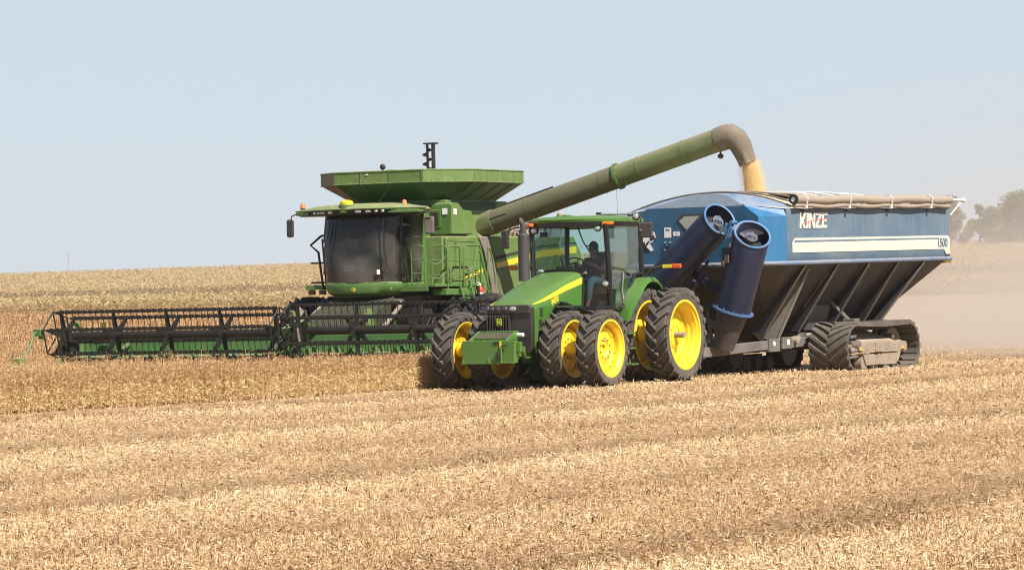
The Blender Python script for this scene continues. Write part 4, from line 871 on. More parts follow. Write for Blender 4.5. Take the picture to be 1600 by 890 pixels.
# ------------------------------------------------------------------ grain cart
CA_O, CA_H = (6.364, 81.0, 0.0973), 32.5
def make_cart():
    T = empty('grain_cart'); place(T, CA_O, CA_H)
    tag(T, 'blue grain cart on rubber tracks with folded auger and white side stripe', 'grain cart')
    Z = lambda x, z: z + .010 * (3.6 - x)                      # the box sits a little nose-down
    def up(b): b.v = [(x, y, Z(x, z)) for x, y, z in b.v]; return b
    def wide(b): b.v = [(x, y * 1.146 if y < 0 else y, z) for x, y, z in b.v]; return up(b)    # the box reaches a little farther to the right of the hitch line
    R = frame(CA_H)
    N_loc = lambda w: (R.transposed() @ Vector(w)).normalized()
    # upper box: front wall, bevelled corners, side and rear walls
    lo = {'f': [(4.2, -1.46), (4.2, 1.46)], 'cl': [(4.2, 1.46), (3.66, 1.85)], 'cr': [(3.66, -1.85), (4.2, -1.46)], 'l': [(3.66, 1.85), (-4.40, 1.85)], 'r': [(-4.40, -1.85), (3.66, -1.85)], 'b': [(-4.40, 1.85), (-4.40, -1.85)]}
    def wall(key, z0, z1, name, mt, t=.03, par=T):
        (x0, y0), (x1, y1) = lo[key]; d = Vector((x1 - x0, y1 - y0, 0)).normalized(); n = Vector((d.y, -d.x, 0)) * t
        b = B(); b.add([(x0, y0, z0), (x1, y1, z0), (x1, y1, z1), (x0, y0, z1), (x0 + n.x * -1, y0 - n.y, z0), (x1 - n.x, y1 - n.y, z0), (x1 - n.x, y1 - n.y, z1), (x0 - n.x, y0 - n.y, z1)],
              [(0, 1, 2, 3), (4, 7, 6, 5), (0, 3, 7, 4), (1, 5, 6, 2), (3, 2, 6, 7), (0, 4, 5, 1)])
        return wide(b).build(name, mt, par, .006)
    b = B(); b.prism([(-1.46, 2.42), (1.46, 2.42), (1.46, 3.42), (1.12, 3.66), (-1.12, 3.66), (-1.46, 3.42)], 'x', 4.2, 4.17); wide(b).build('front_wall', 'blue', T, .006)
    wall('cl', 2.42, 3.42, 'corner_wall', 'blue_sunlit'); wall('cr', 2.42, 3.42, 'corner_wall', 'blue')
    # side sheets curve in at the foot
    for s in (1, -1):
        b = B(); b.loft([[(x, s * y, z) for y, z in ((1.80, 2.42), (1.83, 2.50), (1.85, 2.60), (1.852, 3.0), (1.85, 3.56), (1.82, 3.58), (1.82, 3.0), (1.82, 2.6), (1.78, 2.43))] for x in (3.66, 2.0, 0, -2.0, -4.40)]); wide(b).build('side_wall', 'blue_dusty', T, 0, 40)
        # lip that closes the bevelled corner
        b = B(); b.add([(4.2, s * 1.46, 3.42), (3.66, s * 1.85, 3.42), (3.60, s * 1.84, 3.57), (3.95, s * 1.12, 3.66), (4.2, s * 1.12, 3.66)], [(0, 1, 2, 3, 4)]); wide(b).build('corner_lip', 'blue_sunlit' if s > 0 else 'blue', T, 0, 0)
    wall('b', 2.42, 3.5, 'rear_wall', 'blue_dusty')
    # gable over the front wall and its dusty shoulders
    b = B(); b.add([(4.2, -1.12, 3.66), (4.2, 1.12, 3.66), (3.72, .42, 3.91), (3.62, 0, 3.955), (3.72, -.42, 3.91)], [(0, 1, 2, 3, 4)]); wide(b).build('gable', 'blue', T, 0, 0)
    arc = lambda x, h, n=17: [(x, 1.86 * t, 3.60 + h * (1 - t * t)) for t in np.linspace(-1, 1, n)]
    b = B(); A = arc(3.42, .36); F = []
    for x, y, z in A:
        if abs(y) > 1.12: F.append((4.19 - (abs(y) - 1.12) * .74, y, 3.655 - (abs(y) - 1.12) * .08))
        elif abs(y) > .42: t = (abs(y) - .42) / .70; F.append((3.72 + .48 * t, y, 3.91 - .25 * t))
        else: t = abs(y) / .42; F.append((3.62 + .10 * t, y, 3.955 - .045 * t))
    b.loft([F, A], caps=False, closed=False); wide(b).build('front_shoulder', 'blue_grey', T, 0, 60)
    # tarp over the rear, bows over the open front, beans inside
    hx = lambda x: .36 if x > -1.5 else .36 - (-1.5 - x) * .075
    b = B(); b.loft([arc(x, hx(x)) for x in np.linspace(.75, -4.40, 16)], caps=False, closed=False); wide(b).build('tarp', 'tarp', T, 0, 60)
    for x in (3.40, 2.85, 2.05, .75, -.1, -.95, -1.8, -2.65, -3.5, -4.38):
        b = B(); b.tube([(q[0], q[1], q[2] + .02) for q in arc(x, hx(x) + .005)], .03 if x < 1 else .02, 6); wide(b).build('tarp_bow', 'bow' if x < 1 else 'frame', T)
    b = B(); rings = []
    for x, h, w in ((3.38, .25, 1.75), (2.9, .34, 1.8), (1.9, .44, 1.8), (1.2, .38, 1.8), (.6, .2, 1.8), (-4.2, .0, 1.8)): rings.append([(x, w * t, 3.50 + h * (1 - abs(t) ** 1.6)) for t in np.linspace(-1, 1, 15)])
    b.loft(rings, caps=False, closed=False); wide(b).build('grain_heap', 'grain_pale', T, 0, 80)
    b = B(); b.tube([(x, 1.93, 3.765 + .012 * math.sin(x * 2.2)) for x in np.linspace(3.42, -4.30, 34)], [.098 + .012 * math.sin(k * 1.3) for k in range(34)], 16); up(b).build('tarp_roll', 'tarp_roll', T, 0, 60)
    b = B(); b.tube([(x, 1.94, 3.625 + .016 * math.cos((x - 3.0) * 2 * PI / 2.05)) for x in np.linspace(3.46, -4.2, 34)], .05, 12); up(b).build('tarp_tube', 'tarp_roll', T, 0, 60)
    b = B(); b.lathe([(.055, 0), (.105, 0), (.105, .06), (.055, .06)], 20, (3.42, 1.93, 3.765), rot('Z', -90), loop=True); up(b).build('roll_cap', 'black_clean', T)
    b = B(); b.cyl((3.42, 1.93, 3.765), (3.465, 1.93, 3.765), .055, 16); up(b).build('roll_end', 'white', T)
    for x in (3.0, .95, -1.1, -3.15):
        b = B(); b.tube([(x, 1.84, 3.84), (x, 1.95, 3.875), (x, 2.04, 3.79), (x, 2.01, 3.66), (x, 1.97, 3.57), (x, 1.86, 3.56)], .018, 6); b.box((x, 1.98, 3.60), (.08, .06, .07)); o = up(b).build('tarp_strap', 'bow', T); b = B(); b.ball((x, 1.90, 3.53), (.025, .05, .03), 8); up(b).build('strap_hook', 'black', o)
    b = B(); b.tube([(-4.25, 1.93, 3.765), (-5.0, 1.93, 3.75)], .035, 10); b.tube([(-4.98, 1.93, 3.75), (-4.42, 1.86, 3.40)], .02, 6); b.ball((-5.02, 1.93, 3.75), .06, 10); up(b).build('tarp_crank', 'bow', T)
    # rails round the foot of the box
    b = B()
    path = [(-4.42, 1.86), (3.68, 1.87), (4.23, 1.47), (4.23, -1.47), (3.68, -1.87), (-4.42, -1.86), (-4.42, 1.86)]
    b.tube([(x, y, 2.40) for x, y in path], .048, 8)
    for x in np.linspace(3.5, -4.3, 32): b.ball((x, 1.905, 2.415), .016, 6)
    for y in np.linspace(-1.4, 1.4, 12): b.ball((4.27, y, 2.415), .016, 6)
    wide(b).build('rail', 'rail', T, 0, 60)
    # white side stripe, number and maker's lettering
    for s in (1, -1):
        yy = (1.856, 1.862); q = lambda P: P
        b = B(); b.prism([(3.42, 2.62), (3.42, 2.84), (3.30, 2.935), (-4.30, 2.935), (-4.39, 2.85), (-4.39, 2.55), (-4.32, 2.50), (-4.18, 2.50), (-4.06, 2.62)], 'y', s * yy[0], s * yy[1]); up(b).build('side_stripe', 'cream', T, 0, 0)
        b = B(); b.prism([(3.36, 2.845), (3.30, 2.885), (-3.75, 2.885), (-3.78, 2.855)], 'y', s * 1.863, s * 1.866); up(b).build('pinstripe', 'blue_dusty', T, 0, 0)
    lettering('1500', .28, (-3.96, 1.868, Z(-4.02, 2.76)), (-1, 0, .010), (0, 0, 1), 'blue_dusty', T, 'capacity_number', shear=.08, bold=.008)
    bpy.data.objects['capacity_number'].scale = (1, 1, 1)
    G = {'K': [[(0, 0), (.24, 0), (.24, .36), (.55, 0), (.86, 0), (.50, .47), (.86, 1), (.58, 1), (.24, .60), (.24, 1), (0, 1)]],
         'I': [[(0, 0), (.26, 0), (.26, 1), (0, 1)]],
         'N': [[(0, 0), (.24, 0), (.24, .62), (.58, 0), (.84, 0), (.84, 1), (.60, 1), (.60, .40), (.26, 1), (0, 1)]],
         'Z': [[(0, 0), (.80, 0), (.80, .19), (.30, .19), (.80, .82), (.80, 1), (.03, 1), (.03, .81), (.50, .81), (0, .18)]],
         'E': [[(0, 0), (.74, 0), (.74, .19), (.25, .19), (.25, .41), (.66, .41), (.66, .59), (.25, .59), (.25, .81), (.74, .81), (.74, 1), (0, 1)]]}
    b = B(); cur = 0.0; H = .335; wd = .345; sh = .12
    for ch, adv in (('K', .90), ('I', .32), ('N', .90), ('Z', .86), ('E', .8)):
        for poly in G[ch]: b.prism([(3.08 - (cur + px) * wd - pz * H * sh, 3.145 + pz * H) for px, pz in poly], 'y', 1.856, 1.866)
        cur += adv
    up(b).build('lettering', 'cream', T, 0, 0)
    b = B(); pts = [(2.92, 3.235), (2.5, 3.30), (2.25, 3.335), (1.80, 3.335)]
    for (xa, za), (xb, zb) in zip(pts, pts[1:]): b.prism([(xa, za - .008), (xb, zb - .010), (xb, zb + .010), (xa, za + .008)], 'y', 1.867, 1.870)
    up(b).build('swoosh', 'red_faded', T, 0, 0)
    for s in (1, -1):
        for x in (2.15, .55, -1.05, -2.7): b = B(); b.tube([(x, s * (1.853 if s > 0 else 2.123), 2.98), (x, s * (1.853 if s > 0 else 2.123), 3.50)], .007, 5); up(b).build('sheet_seam', 'blue_dusty', T)
    # front wall fittings
    hexa = [(-.48, 3.37), (-.34, 3.47), (.30, 3.47), (.44, 3.37), (.20, 3.10), (-.22, 3.10)]
    b = B(); b.prism([(y * 1.12, 3.30 + (z - 3.30) * 1.22) for y, z in hexa], 'x', 4.202, 4.215); up(b).build('window_frame', 'black', T)
    b = B(); b.prism(hexa, 'x', 4.216, 4.222); up(b).build('window', 'pane', T)
    b = B(); b.box((4.205, -.775, 3.13), (.006, .17, .22)); b.box((4.205, -.56, 3.10), (.006, .16, .09)); up(b).build('decal', 'white', T)
    b = B(); b.box((4.209, -.56, 3.10), (.003, .03, .03)); b.box((4.209, -.775, 3.19), (.003, .10, .04)); up(b).build('decal_mark', 'grey', T)
    b = B(); b.prism([(-.86, 2.76), (-.84, 2.84), (-.3, 2.84), (-.3, 2.55), (-.62, 2.6)], 'x', 4.2, 4.24); up(b).build('bracket', 'navy', T)
    b = B()
    for y, z in ((-.83, 2.76), (-.70, 2.76), (-.83, 2.92), (-.70, 2.92)): b.cyl((4.20, y, z), (4.25, y, z), .02, 6)
    up(b).build('bolt', 'steel', T)
    # white sticker with a black K and ampersand
    blob = [(-1.50, 2.70), (-1.42, 2.66), (-1.40, 2.78), (-1.33, 2.84), (-1.24, 2.72), (-1.14, 2.76), (-1.20, 2.86), (-1.24, 2.90), (-1.14, 2.95), (-1.08, 3.04), (-1.10, 3.14), (-1.18, 3.18), (-1.25, 3.12), (-1.25, 3.04), (-1.33, 3.04), (-1.42, 3.10), (-1.48, 3.04), (-1.50, 2.97), (-1.55, 2.90), (-1.52, 2.84), (-1.46, 2.84)]
    b = B(); b.prism(blob, 'x', 4.203, 4.208); o = up(b).build('sticker', 'white', T, 0, 0)
    lettering('K', .30, (4.212, -1.34, Z(4.2, 2.82)), (0, 1, .12), (0, -.12, 1), 'black_clean', o, 'sticker_letter', bold=.010, shear=.2)
    lettering('&', .22, (4.212, -1.165, Z(4.2, 3.05)), (0, 1, .3), (0, -.3, 1), 'black_clean', o, 'sticker_letter', bold=.006)
    # sloping hopper below the rail with its ribs
    t0 = [(4.16, -1.65), (4.16, 1.44), (3.64, 1.81), (-4.28, 1.81), (-4.28, -2.07), (3.64, -2.07)]
    b0 = [(2.0, -.34), (2.0, .34), (1.9, .36), (-2.6, .36), (-2.6, -.36), (1.9, -.36)]
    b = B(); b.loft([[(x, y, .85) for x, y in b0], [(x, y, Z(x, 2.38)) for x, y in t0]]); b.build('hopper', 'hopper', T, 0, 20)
    for s in (1, -1):
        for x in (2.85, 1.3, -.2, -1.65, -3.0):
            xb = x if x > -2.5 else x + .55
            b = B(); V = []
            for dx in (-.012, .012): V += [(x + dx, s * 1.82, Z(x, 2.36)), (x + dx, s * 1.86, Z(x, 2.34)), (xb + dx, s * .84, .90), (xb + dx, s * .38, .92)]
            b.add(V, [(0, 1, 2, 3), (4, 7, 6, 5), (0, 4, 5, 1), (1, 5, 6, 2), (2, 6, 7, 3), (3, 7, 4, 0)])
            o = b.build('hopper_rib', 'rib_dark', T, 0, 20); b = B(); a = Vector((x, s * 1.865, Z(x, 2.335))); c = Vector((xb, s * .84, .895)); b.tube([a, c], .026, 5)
            b.build('rib_flange', 'rib', o, 0, 20)
    b = B(); P = lambda x, k: (x, 1.81 - 1.45 * k + .012, Z(x, 2.38) * (1 - k) + .85 * k + .012)
    ov = [(-.55 + .62 * math.cos(t) * .55 - .10 * math.sin(t), .53 - .26 * math.sin(t)) for t in np.linspace(0, 2 * PI, 22)[:-1]]
    b.add([P(x, k) for x, k in ov] + [(P(x, k)[0], P(x, k)[1] + .01, P(x, k)[2] + .01) for x, k in ov], [tuple(range(21)), tuple(range(41, 20, -1))] + [(i, (i + 1) % 21, 21 + (i + 1) % 21, 21 + i) for i in range(21)]); b.build('hopper_cover', 'navy', T, 0, 20)
    # supports from the frame to the hopper
    for s in (1, -1):
        b = B(); V = []
        for dx in (-.015, .015): V += [(2.4 + dx, s * 1.70, 2.29), (2.4 + dx, s * 1.62, 2.27), (2.4 + dx, s * .33, .92), (2.4 + dx, s * .50, .76), (2.4 + dx, s * .86, .76)]
        b.add(V, [(0, 1, 2, 3, 4), (9, 8, 7, 6, 5)] + [(i, (i + 1) % 5, 5 + (i + 1) % 5, 5 + i) for i in range(5)])
        b.tube([(2.4, s * 1.70, 2.29), (2.4, s * .88, .70)], .035, 6); b.tube([(2.42, s * .30, .95), (2.42, s * .52, .72)], .045, 6); b.build('gusset', 'gusset', T, 0, 30)
        b = B(); b.tube([(.15, s * .80, 1.78), (-.45, s * 1.25, 1.05)], .055, 6); b.box((.3, s * .80, 1.28), (.9, .10, .75), rot('X', -s * 20)); b.box((-.4, s * 1.28, 1.10), (.25, .30, .10)); b.build('hopper_strut', 'frame', T, .01)
        b = B(); b.tube([(1.05, s * .62, .98), (1.3, s * 1.0, 1.45), (1.3, s * 1.62, 2.2)], .028, 6); b.box((1.0, s * .70, .80), (.35, .2, .14)); b.build('brace', 'rib', T, .01)
    # frame, tongue, axle
    b = B()
    for s in (1, -1):
        b.loft([[(-1.4, s * .70 + dy, .70 + dz) for dy, dz in ((-.06, -.1), (.06, -.1), (.06, .1), (-.06, .1))], [(3.2, s * .86 + dy, .62 + dz) for dy, dz in ((-.06, -.1), (.06, -.1), (.06, .1), (-.06, .1))], [(5.6, s * .62 + dy, .52 + dz) for dy, dz in ((-.06, -.11), (.06, -.11), (.06, .11), (-.06, .11))], [(6.9, s * .10 + dy, .50 + dz) for dy, dz in ((-.06, -.1), (.06, -.1), (.06, .1), (-.06, .1))]])
    b.box((-.62, 0, .62), (.5, 2.4, .3)); b.box((2.4, 0, .62), (.2, 1.7, .18)); b.box((7.1, 0, .50), (.7, .18, .14)); b.box((2.05, .93, .66), (.45, .06, .26)); b.box((2.6, .90, .62), (.5, .08, .28))
    b.build('frame', 'frame', T, .015)
    b = B(); b.cyl((2.65, .945, .66), (2.65, .955, .66), .055, 8); b.box((2.02, .965, .68), (.10, .01, .12)); b.build('decal', 'white', T)
    b = B()
    for k in range(5): b.cyl((1.55 - .12 * k, .5, .70), (1.55 - .12 * k, .95 - .05 * k, .70 + .03 * k), .06, 10)
    b.tube([(5.0, .3, .6), (3.5, .2, 1.0), (2.6, .1, 1.2)], .05, 8); b.tube([(7.0, .1, .62), (5.5, .3, .95), (4.6, .2, 1.2)], .02, 6); b.build('driveline', 'tan_steel', T)
    # lights on the rear corner
    for s in (1, -1):
        b = B(); b.box((-4.56, s * 1.74, 2.42), (.06, .12, .12)); o = up(b).build('tail_light', 'tail_red', T, .01)
        b = B(); b.box((-4.55, s * 1.68, 2.32), (.03, .28, .05)); up(b).build('reflector', 'amber_sticker', o); b = B(); b.box((-4.46, s * 1.60, 2.44), (.12, .3, .08)); up(b).build('light_bracket', 'rail', o, .01)
    b = B(); b.cyl((-4.05, .9, 2.0), (-4.05, 1.15, 2.02), .05, 8); b.cyl((-3.3, .7, 1.45), (-3.3, .9, 1.46), .05, 8); b.build('grommet', 'black', T)
    # rubber tracks
    def path():
        pts = []
        for a in np.linspace(-90, 90, 13): t = math.radians(a); pts.append((.66 + .53 * math.cos(t), .53 + .50 * math.sin(t)))
        for k in range(1, 12): u = k / 12; pts.append((.66 - 2.60 * u, 1.03 - .03 * math.sin(u * PI)))
        for a in np.linspace(90, 270, 13): t = math.radians(a); pts.append((-1.94 + .50 * math.cos(t), .53 + .50 * math.sin(t)))
        for k in range(1, 12): u = k / 12; pts.append((-1.94 + 2.60 * u, .03))
        return pts
    for s in (1, -1):
        U = empty('track_unit', T, (0, 0, -.07)); U.scale = (1, 1, 1.08)
        P = path(); n = len(P); y0, y1 = 1.02, 1.98
        b = B(); vs = []; nr = []
        for i in range(n):
            a, c = Vector(P[i - 1]), Vector(P[(i + 1) % n]); d = (c - a).normalized(); nv = Vector((d.y, -d.x)); nr.append(nv)
            x, z = P[i]
            vs += [(x, y0, z), (x, y1, z), (x - nv.x * .045, y1, z - nv.y * .045), (x - nv.x * .045, y0, z - nv.y * .045)]
        b.add(vs, [(4 * i + k, 4 * i + (k + 1) % 4, 4 * ((i + 1) % n) + (k + 1) % 4, 4 * ((i + 1) % n) + k) for i in range(n) for k in range(4)])
        L = [0]
        for i in range(n): L.append(L[-1] + (Vector(P[(i + 1) % n]) - Vector(P[i])).length)
        def at(t):
            t %= L[-1]; i = max(k for k in range(n) if L[k] <= t); f = (t - L[i]) / (L[i + 1] - L[i]); p = Vector(P[i]).lerp(Vector(P[(i + 1) % n]), f); v = nr[i].lerp(nr[(i + 1) % n], f).normalized(); return p, v
        nl = 46
        for i in range(nl):
            for h in (1, -1):
                t0_ = L[-1] * (i + (.5 if h < 0 else 0)) / nl; rings = []
                for u in (0, .25, .5, .75, 1.0):
                    y = 1.50 + h * (.01 + .465 * u); p, v = at(t0_ + .26 * u); tv = Vector((v.y, -v.x)); tp = .050
                    q = [p - tv * .05, p + v * tp - tv * .034, p + v * tp + tv * .034, p + tv * .05]
                    rings.append([(w.x, y, w.y) for w in q])
                b.loft(rings)
        for i in range(44):
            p, v = at(L[-1] * i / 44); tv = Vector((v.y, -v.x))
            for yy in (1.42, 1.58): b.loft([[((p - v * .04 - tv * .035).x, yy + dy, (p - v * .04 - tv * .035).y) for dy in (-.05, .05)] + [((p - v * .04 + tv * .035).x, yy + dy, (p - v * .04 + tv * .035).y) for dy in (.05, -.05)], [((p - v * .12 - tv * .02).x, yy + dy, (p - v * .12 - tv * .02).y) for dy in (-.035, .035)] + [((p - v * .12 + tv * .02).x, yy + dy, (p - v * .12 + tv * .02).y) for dy in (.035, -.035)]])
            b.box(((p - v * .06).x, 1.5, (p - v * .06).y), (.07, .9, .012), Matrix.Rotation(math.atan2(-tv.y, tv.x), 3, 'Y'))
        if s < 0: b.mirror_y()
        b.build('belt', 'belt', U, 0, 30)
        b = B()
        for x in (.66, -1.94):
            for yy in (1.22, 1.46): b.lathe([(.0, -.09), (.39, -.09), (.41, -.07), (.41, .07), (.39, .09), (.30, .06), (.14, .10), (0, .10)], 28, (x, yy, .53))
            b.cyl((x, 1.1, .53), (x, 1.85, .53), .10, 14)
        for x in (-.9, -.35, .2):
            for yy in (1.25, 1.72): b.cyl((x - .15, yy - .09, .21), (x - .15, yy + .09, .21), .16, 16)
        if s < 0: b.mirror_y()
        b.build('track_wheel', 'tan_steel', U, 0, 30)
        b = B(); b.prism([(.35, .46), (.42, .54), (.40, .64), (-1.55, .64), (-1.70, .66), (-1.84, .60), (-1.80, .46), (-1.6, .42), (.15, .42)], 'y', 1.74, 1.87)
        b.prism([(.15, .40), (.0, .16), (-1.5, .16), (-1.62, .40)], 'y', 1.66, 1.84); b.box((-.7, 1.5, .19), (1.5, .5, .06))
        for x in (.0, -.30, -.95, -1.35):
            for z in (.50, .58): b.cyl((x, 1.87, z), (x, 1.885, z), .022, 6)
        b.box((-.55, 1.88, .53), (.34, .04, .20)); b.box((-.7, 1.86, .56), (.05, .05, .17)); b.prism([(-.55, .40), (-.40, .17), (-.70, .17)], 'y', 1.84, 1.90)
        if s < 0: b.mirror_y()
        b.build('side_frame', 'tan_steel', U, .01)
        b = B(); b.add([(.22, 1.84, .66), (-1.40, 1.84, .66), (-1.15, 1.25, .88), (.40, 1.25, .88), (.22, 1.84, .63), (-1.40, 1.84, .63), (-1.15, 1.25, .85), (.40, 1.25, .85)], [(0, 1, 2, 3), (7, 6, 5, 4), (0, 4, 5, 1), (1, 5, 6, 2), (2, 6, 7, 3), (3, 7, 4, 0)])
        if s < 0: b.mirror_y()
        b.build('shield', 'tan_steel', U)
        for p_, q_, r_ in (((.40, 1.78, .78), (.72, 1.80, .74), .04), ((.35, 1.80, .50), (.75, 1.82, .45), .05), ((.38, 1.82, .35), (.78, 1.80, .33), .03), ((.30, 1.80, .60), (.72, 1.80, .60), .08), ((-1.45, 1.6, .74), (-1.45, 1.8, .74), .06)):
            b = B(); b.cyl(p_, q_, r_, 12)
            if s < 0: b.mirror_y()
            b.build('tensioner', 'rib', U, .01)
        b = B()
        for x in (.33, -.42, -1.74): b.box((x, 1.875, .50), (.13, .02, .05))
        if s < 0: b.mirror_y()
        b.build('decal', 'amber_sticker', U)
    # folded unloading auger: lower half standing, upper half laid back across the front
    def auger(name, foot, top, nw, r, full=True, par=T):
        foot = Vector(foot); top = Vector(top); n = N_loc(nw); ax = (top - foot).normalized()
        u = ax.cross(Vector((0, 0, 1))).normalized(); 
        if u.length < .1: u = Vector((0, 1, 0))
        u = (u - n * u.dot(n)).normalized() if False else u
        w = ax.cross(u)
        e1 = n.cross(Vector((0, 0, 1))).normalized(); e2 = n.cross(e1)
        k = 36
        ring = lambda c, a, b_, rr, ph=0: [c + (a * math.cos(2 * PI * i / k + ph) + b_ * math.sin(2 * PI * i / k + ph)) * rr for i in range(k)]
        # match the start angle of both rings
        R0 = ring(foot, u, w, r); best = min(range(k), key=lambda m: sum(((ring(top, e1, e2, r, 2 * PI * m / k)[i] - top) - (R0[i] - foot)).length for i in range(0, k, 6)))
        ph = 2 * PI * best / k
        e2b = e2
        alt = min(range(k), key=lambda m: sum(((ring(top, e1, -e2, r, 2 * PI * m / k)[i] - top) - (R0[i] - foot)).length for i in range(0, k, 6)))
        if sum(((ring(top, e1, -e2, r, 2 * PI * alt / k)[i] - top) - (R0[i] - foot)).length for i in range(0, k, 6)) < sum(((ring(top, e1, e2, r, ph)[i] - top) - (R0[i] - foot)).length for i in range(0, k, 6)): e2b = -e2; ph = 2 * PI * alt / k
        mid = foot + ax * ((top - foot).length - r * 1.5)
        b = B(); b.loft([R0, ring(mid, u, w, r), ring(top, e1, e2b, r, ph), ring(top, e1, e2b, r * .93, ph), ring(top - n * .30, e1, e2b, r * .90, ph)], caps=True); o = b.build(name, 'navy', par, 0, 40)
        b = B(); b.loft([ring(top - n * .02, e1, e2b, r * 1.05, ph), ring(top + n * .012, e1, e2b, r * 1.065, ph), ring(top + n * .022, e1, e2b, r * 1.05, ph), ring(top + n * .018, e1, e2b, r * .94, ph), ring(top - n * .035, e1, e2b, r * .95, ph)], caps=False); b.build('flange', 'rail_light', o, 0, 40)
        b = B(); b.loft([ring(top - n * .29, e1, e2b, r * .9, ph), ring(top - n * .28, e1, e2b, .01, ph)], caps=False); b.build('end_plate', 'black_clean', o)
        b = B(); b.cyl(top - n * .28, top - n * .04, r * .24, 18); b.cyl(top - n * .10, top - n * .06, r * .36, 18); b.cyl(top - n * .05, top + n * .01, r * .14, 12)
        for a in (0, 2.3, 4.3): q = top - n * .05 + (e1 * math.cos(a) + e2 * math.sin(a)) * r * .22; b.cyl(q, q + n * .05, .022, 6)
        b.build('hub', 'steelblue', o)
        b = B(); m = 20; V = []; a0 = 3.4 if full else 0.2
        for i in range(m + 1):
            a = a0 + 1.9 * i / m; dv = e1 * math.cos(a) + e2 * math.sin(a); z = n * (-.06 - .16 * i / m); V += [top + z + dv * r * .22, top + z + dv * r * .86]
        b.add(V, [(2 * i, 2 * i + 1, 2 * i + 3, 2 * i + 2) for i in range(m)]); b.build('flighting', 'steelblue', o)
        return o
    # lower half
    foot, top = (4.88, .92, .62), (4.98, 1.74, Z(4.9, 3.02))
    o = auger('lower_auger', Vector(foot).lerp(Vector(top), .32), top, (.22, -.70, .68), .385)
    b = B(); b.tube([Vector(foot), Vector(foot).lerp(Vector(top), .34)], [.22, .35], 28); b.build('auger_boot', 'hopper', T)
    b = B(); ax = (Vector(top) - Vector(foot)).normalized(); q = Vector(foot).lerp(Vector(top), .335); b.tube([q - ax * .02, q + ax * .02], .45, 32)
    for k in range(12): a = 2 * PI * k / 12; c = q + (Vector((1, 0, 0)) * math.cos(a) + ax.cross(Vector((1, 0, 0))) * math.sin(a)) * .42; b.cyl(c - ax * .05, c + ax * .05, .018, 6)
    b.build('auger_flange', 'rail_light', T)
    b = B(); c = Vector(foot).lerp(Vector(top), .64); b.box(c + Vector((.06, -.33, -.05)), (.03, .22, 1.3), rot('X', 0)); b.build('auger_plate', 'navy', T, .01)
    for q, dd, a in (((.395, -.14, .36), (.01, .13, .17), 18), ((.36, -.26, .27), (.01, .13, .11), 35), ((.40, -.05, .86), (.01, .045, .08), 8), ((.40, -.06, .65), (.01, .035, .09), 8)): b = B(); b.box(c + Vector(q), dd, rot('Z', -a)); b.build('decal', 'tan_sticker', T)
    # upper half
    auger('upper_auger', (4.95, -1.15, 1.50), (4.92, .92, Z(4.9, 3.37)), (.45, -.74, .50), .365, False)
    b = B(); b.prism([(1.20, 3.28), (1.34, 3.22), (1.42, 3.05), (1.36, 2.92), (1.22, 2.98), (1.12, 3.12)], 'x', 5.14, 5.19); b.cyl((5.0, 1.36, 3.28), (5.22, 1.36, 3.28), .045, 10); b.tube([(5.2, 1.20, 2.92), (5.2, 1.38, 3.30)], .02, 6); b.build('hinge', 'rail_light', T, .01)
    b = B(); b.tube([(4.5, -.3, 1.4), (4.85, .75, 1.55), (4.85, .95, 1.7)], .05, 8); b.box((4.6, .25, 2.12), (.08, 1.5, .16), rot('X', -32)); b.tube([(4.9, .15, 1.75), (4.9, .62, 2.5)], .035, 8); b.tube([(4.85, .3, 2.0), (4.85, .9, 1.75)], .02, 6); b.ball((5.0, .30, 2.05), .05, 8); b.build('fold_cylinder', 'navy', T, .01)
    b = B(); b.tube([(4.8, .62, .62), (4.6, .38, 1.5)], .035, 8); b.build('support_leg', 'frame', T)
    return T
M['grain_fall'] = mat('falling beans', (.80, .57, .27), .7)
M['grain_pale'] = mat('pale soya beans', (0.62, 0.50, 0.34), .8, var=.2, bump=.5, bscale=50, nscale=5)
M['blue_grey'] = mat('dust washed blue', (0.015, 0.11, 0.24), .6, dust=.42, var=.1, dcol=(.46, .43, .40), nscale=1.5)
M['tail_red'] = mat('dusty tail lamp', (0.36, 0.075, 0.02), .4, dust=.25)
M['red_faded'] = mat('faded red', (0.62, 0.13, 0.09), .6)
M['amber_sticker'] = mat('yellow sticker', (0.60, 0.33, 0.04), .6, dust=.2)
M['tan_sticker'] = mat('worn warning sticker', (0.28, 0.17, 0.10), .7)
cart = make_cart()

# beans pouring from the spout: many small beans along a falling path
def grain_stream():
    end = machine_point(CO_O, CO_H, SPOUT); hit = machine_point(CA_O, CA_H, (1.70, .05, 3.93))
    n = 80000; t = RNG.random(n) ** .9
    fall = end.z - hit.z + .15
    c = np.array(end)[None] + (np.array(hit) - np.array(end))[None] * np.stack([t ** .8, t ** .8, t], 1); c[:, 2] = end.z + .12 - fall * t
    rad = (.165 + .06 * t) * np.sqrt(RNG.random(n)) * np.where(RNG.random(n) < .05, RNG.uniform(1.0, 1.8, n), 1); th = RNG.random(n) * 2 * PI
    c[:, 0] += rad * np.cos(th); c[:, 1] += rad * np.sin(th)
    s = .0045 + .0035 * RNG.random(n)
    oc = np.array([(1, 0, 0), (-1, 0, 0), (0, 1, 0), (0, -1, 0), (0, 0, 1.3), (0, 0, -1.3)])
    V = (c[:, None, :] + oc[None] * s[:, None, None]).reshape(-1, 3)
    F = np.array([(0, 2, 4), (2, 1, 4), (1, 3, 4), (3, 0, 4), (2, 0, 5), (1, 2, 5), (3, 1, 5), (0, 3, 5)])
    F = (F[None] + (np.arange(n) * 6)[:, None, None]).reshape(-1, 3)
    o = fast_mesh('grain_stream', V, F, 'grain_fall', None); o['kind'] = 'stuff'; o['label'] = 'stream of tan beans falling from the spout into the cart'
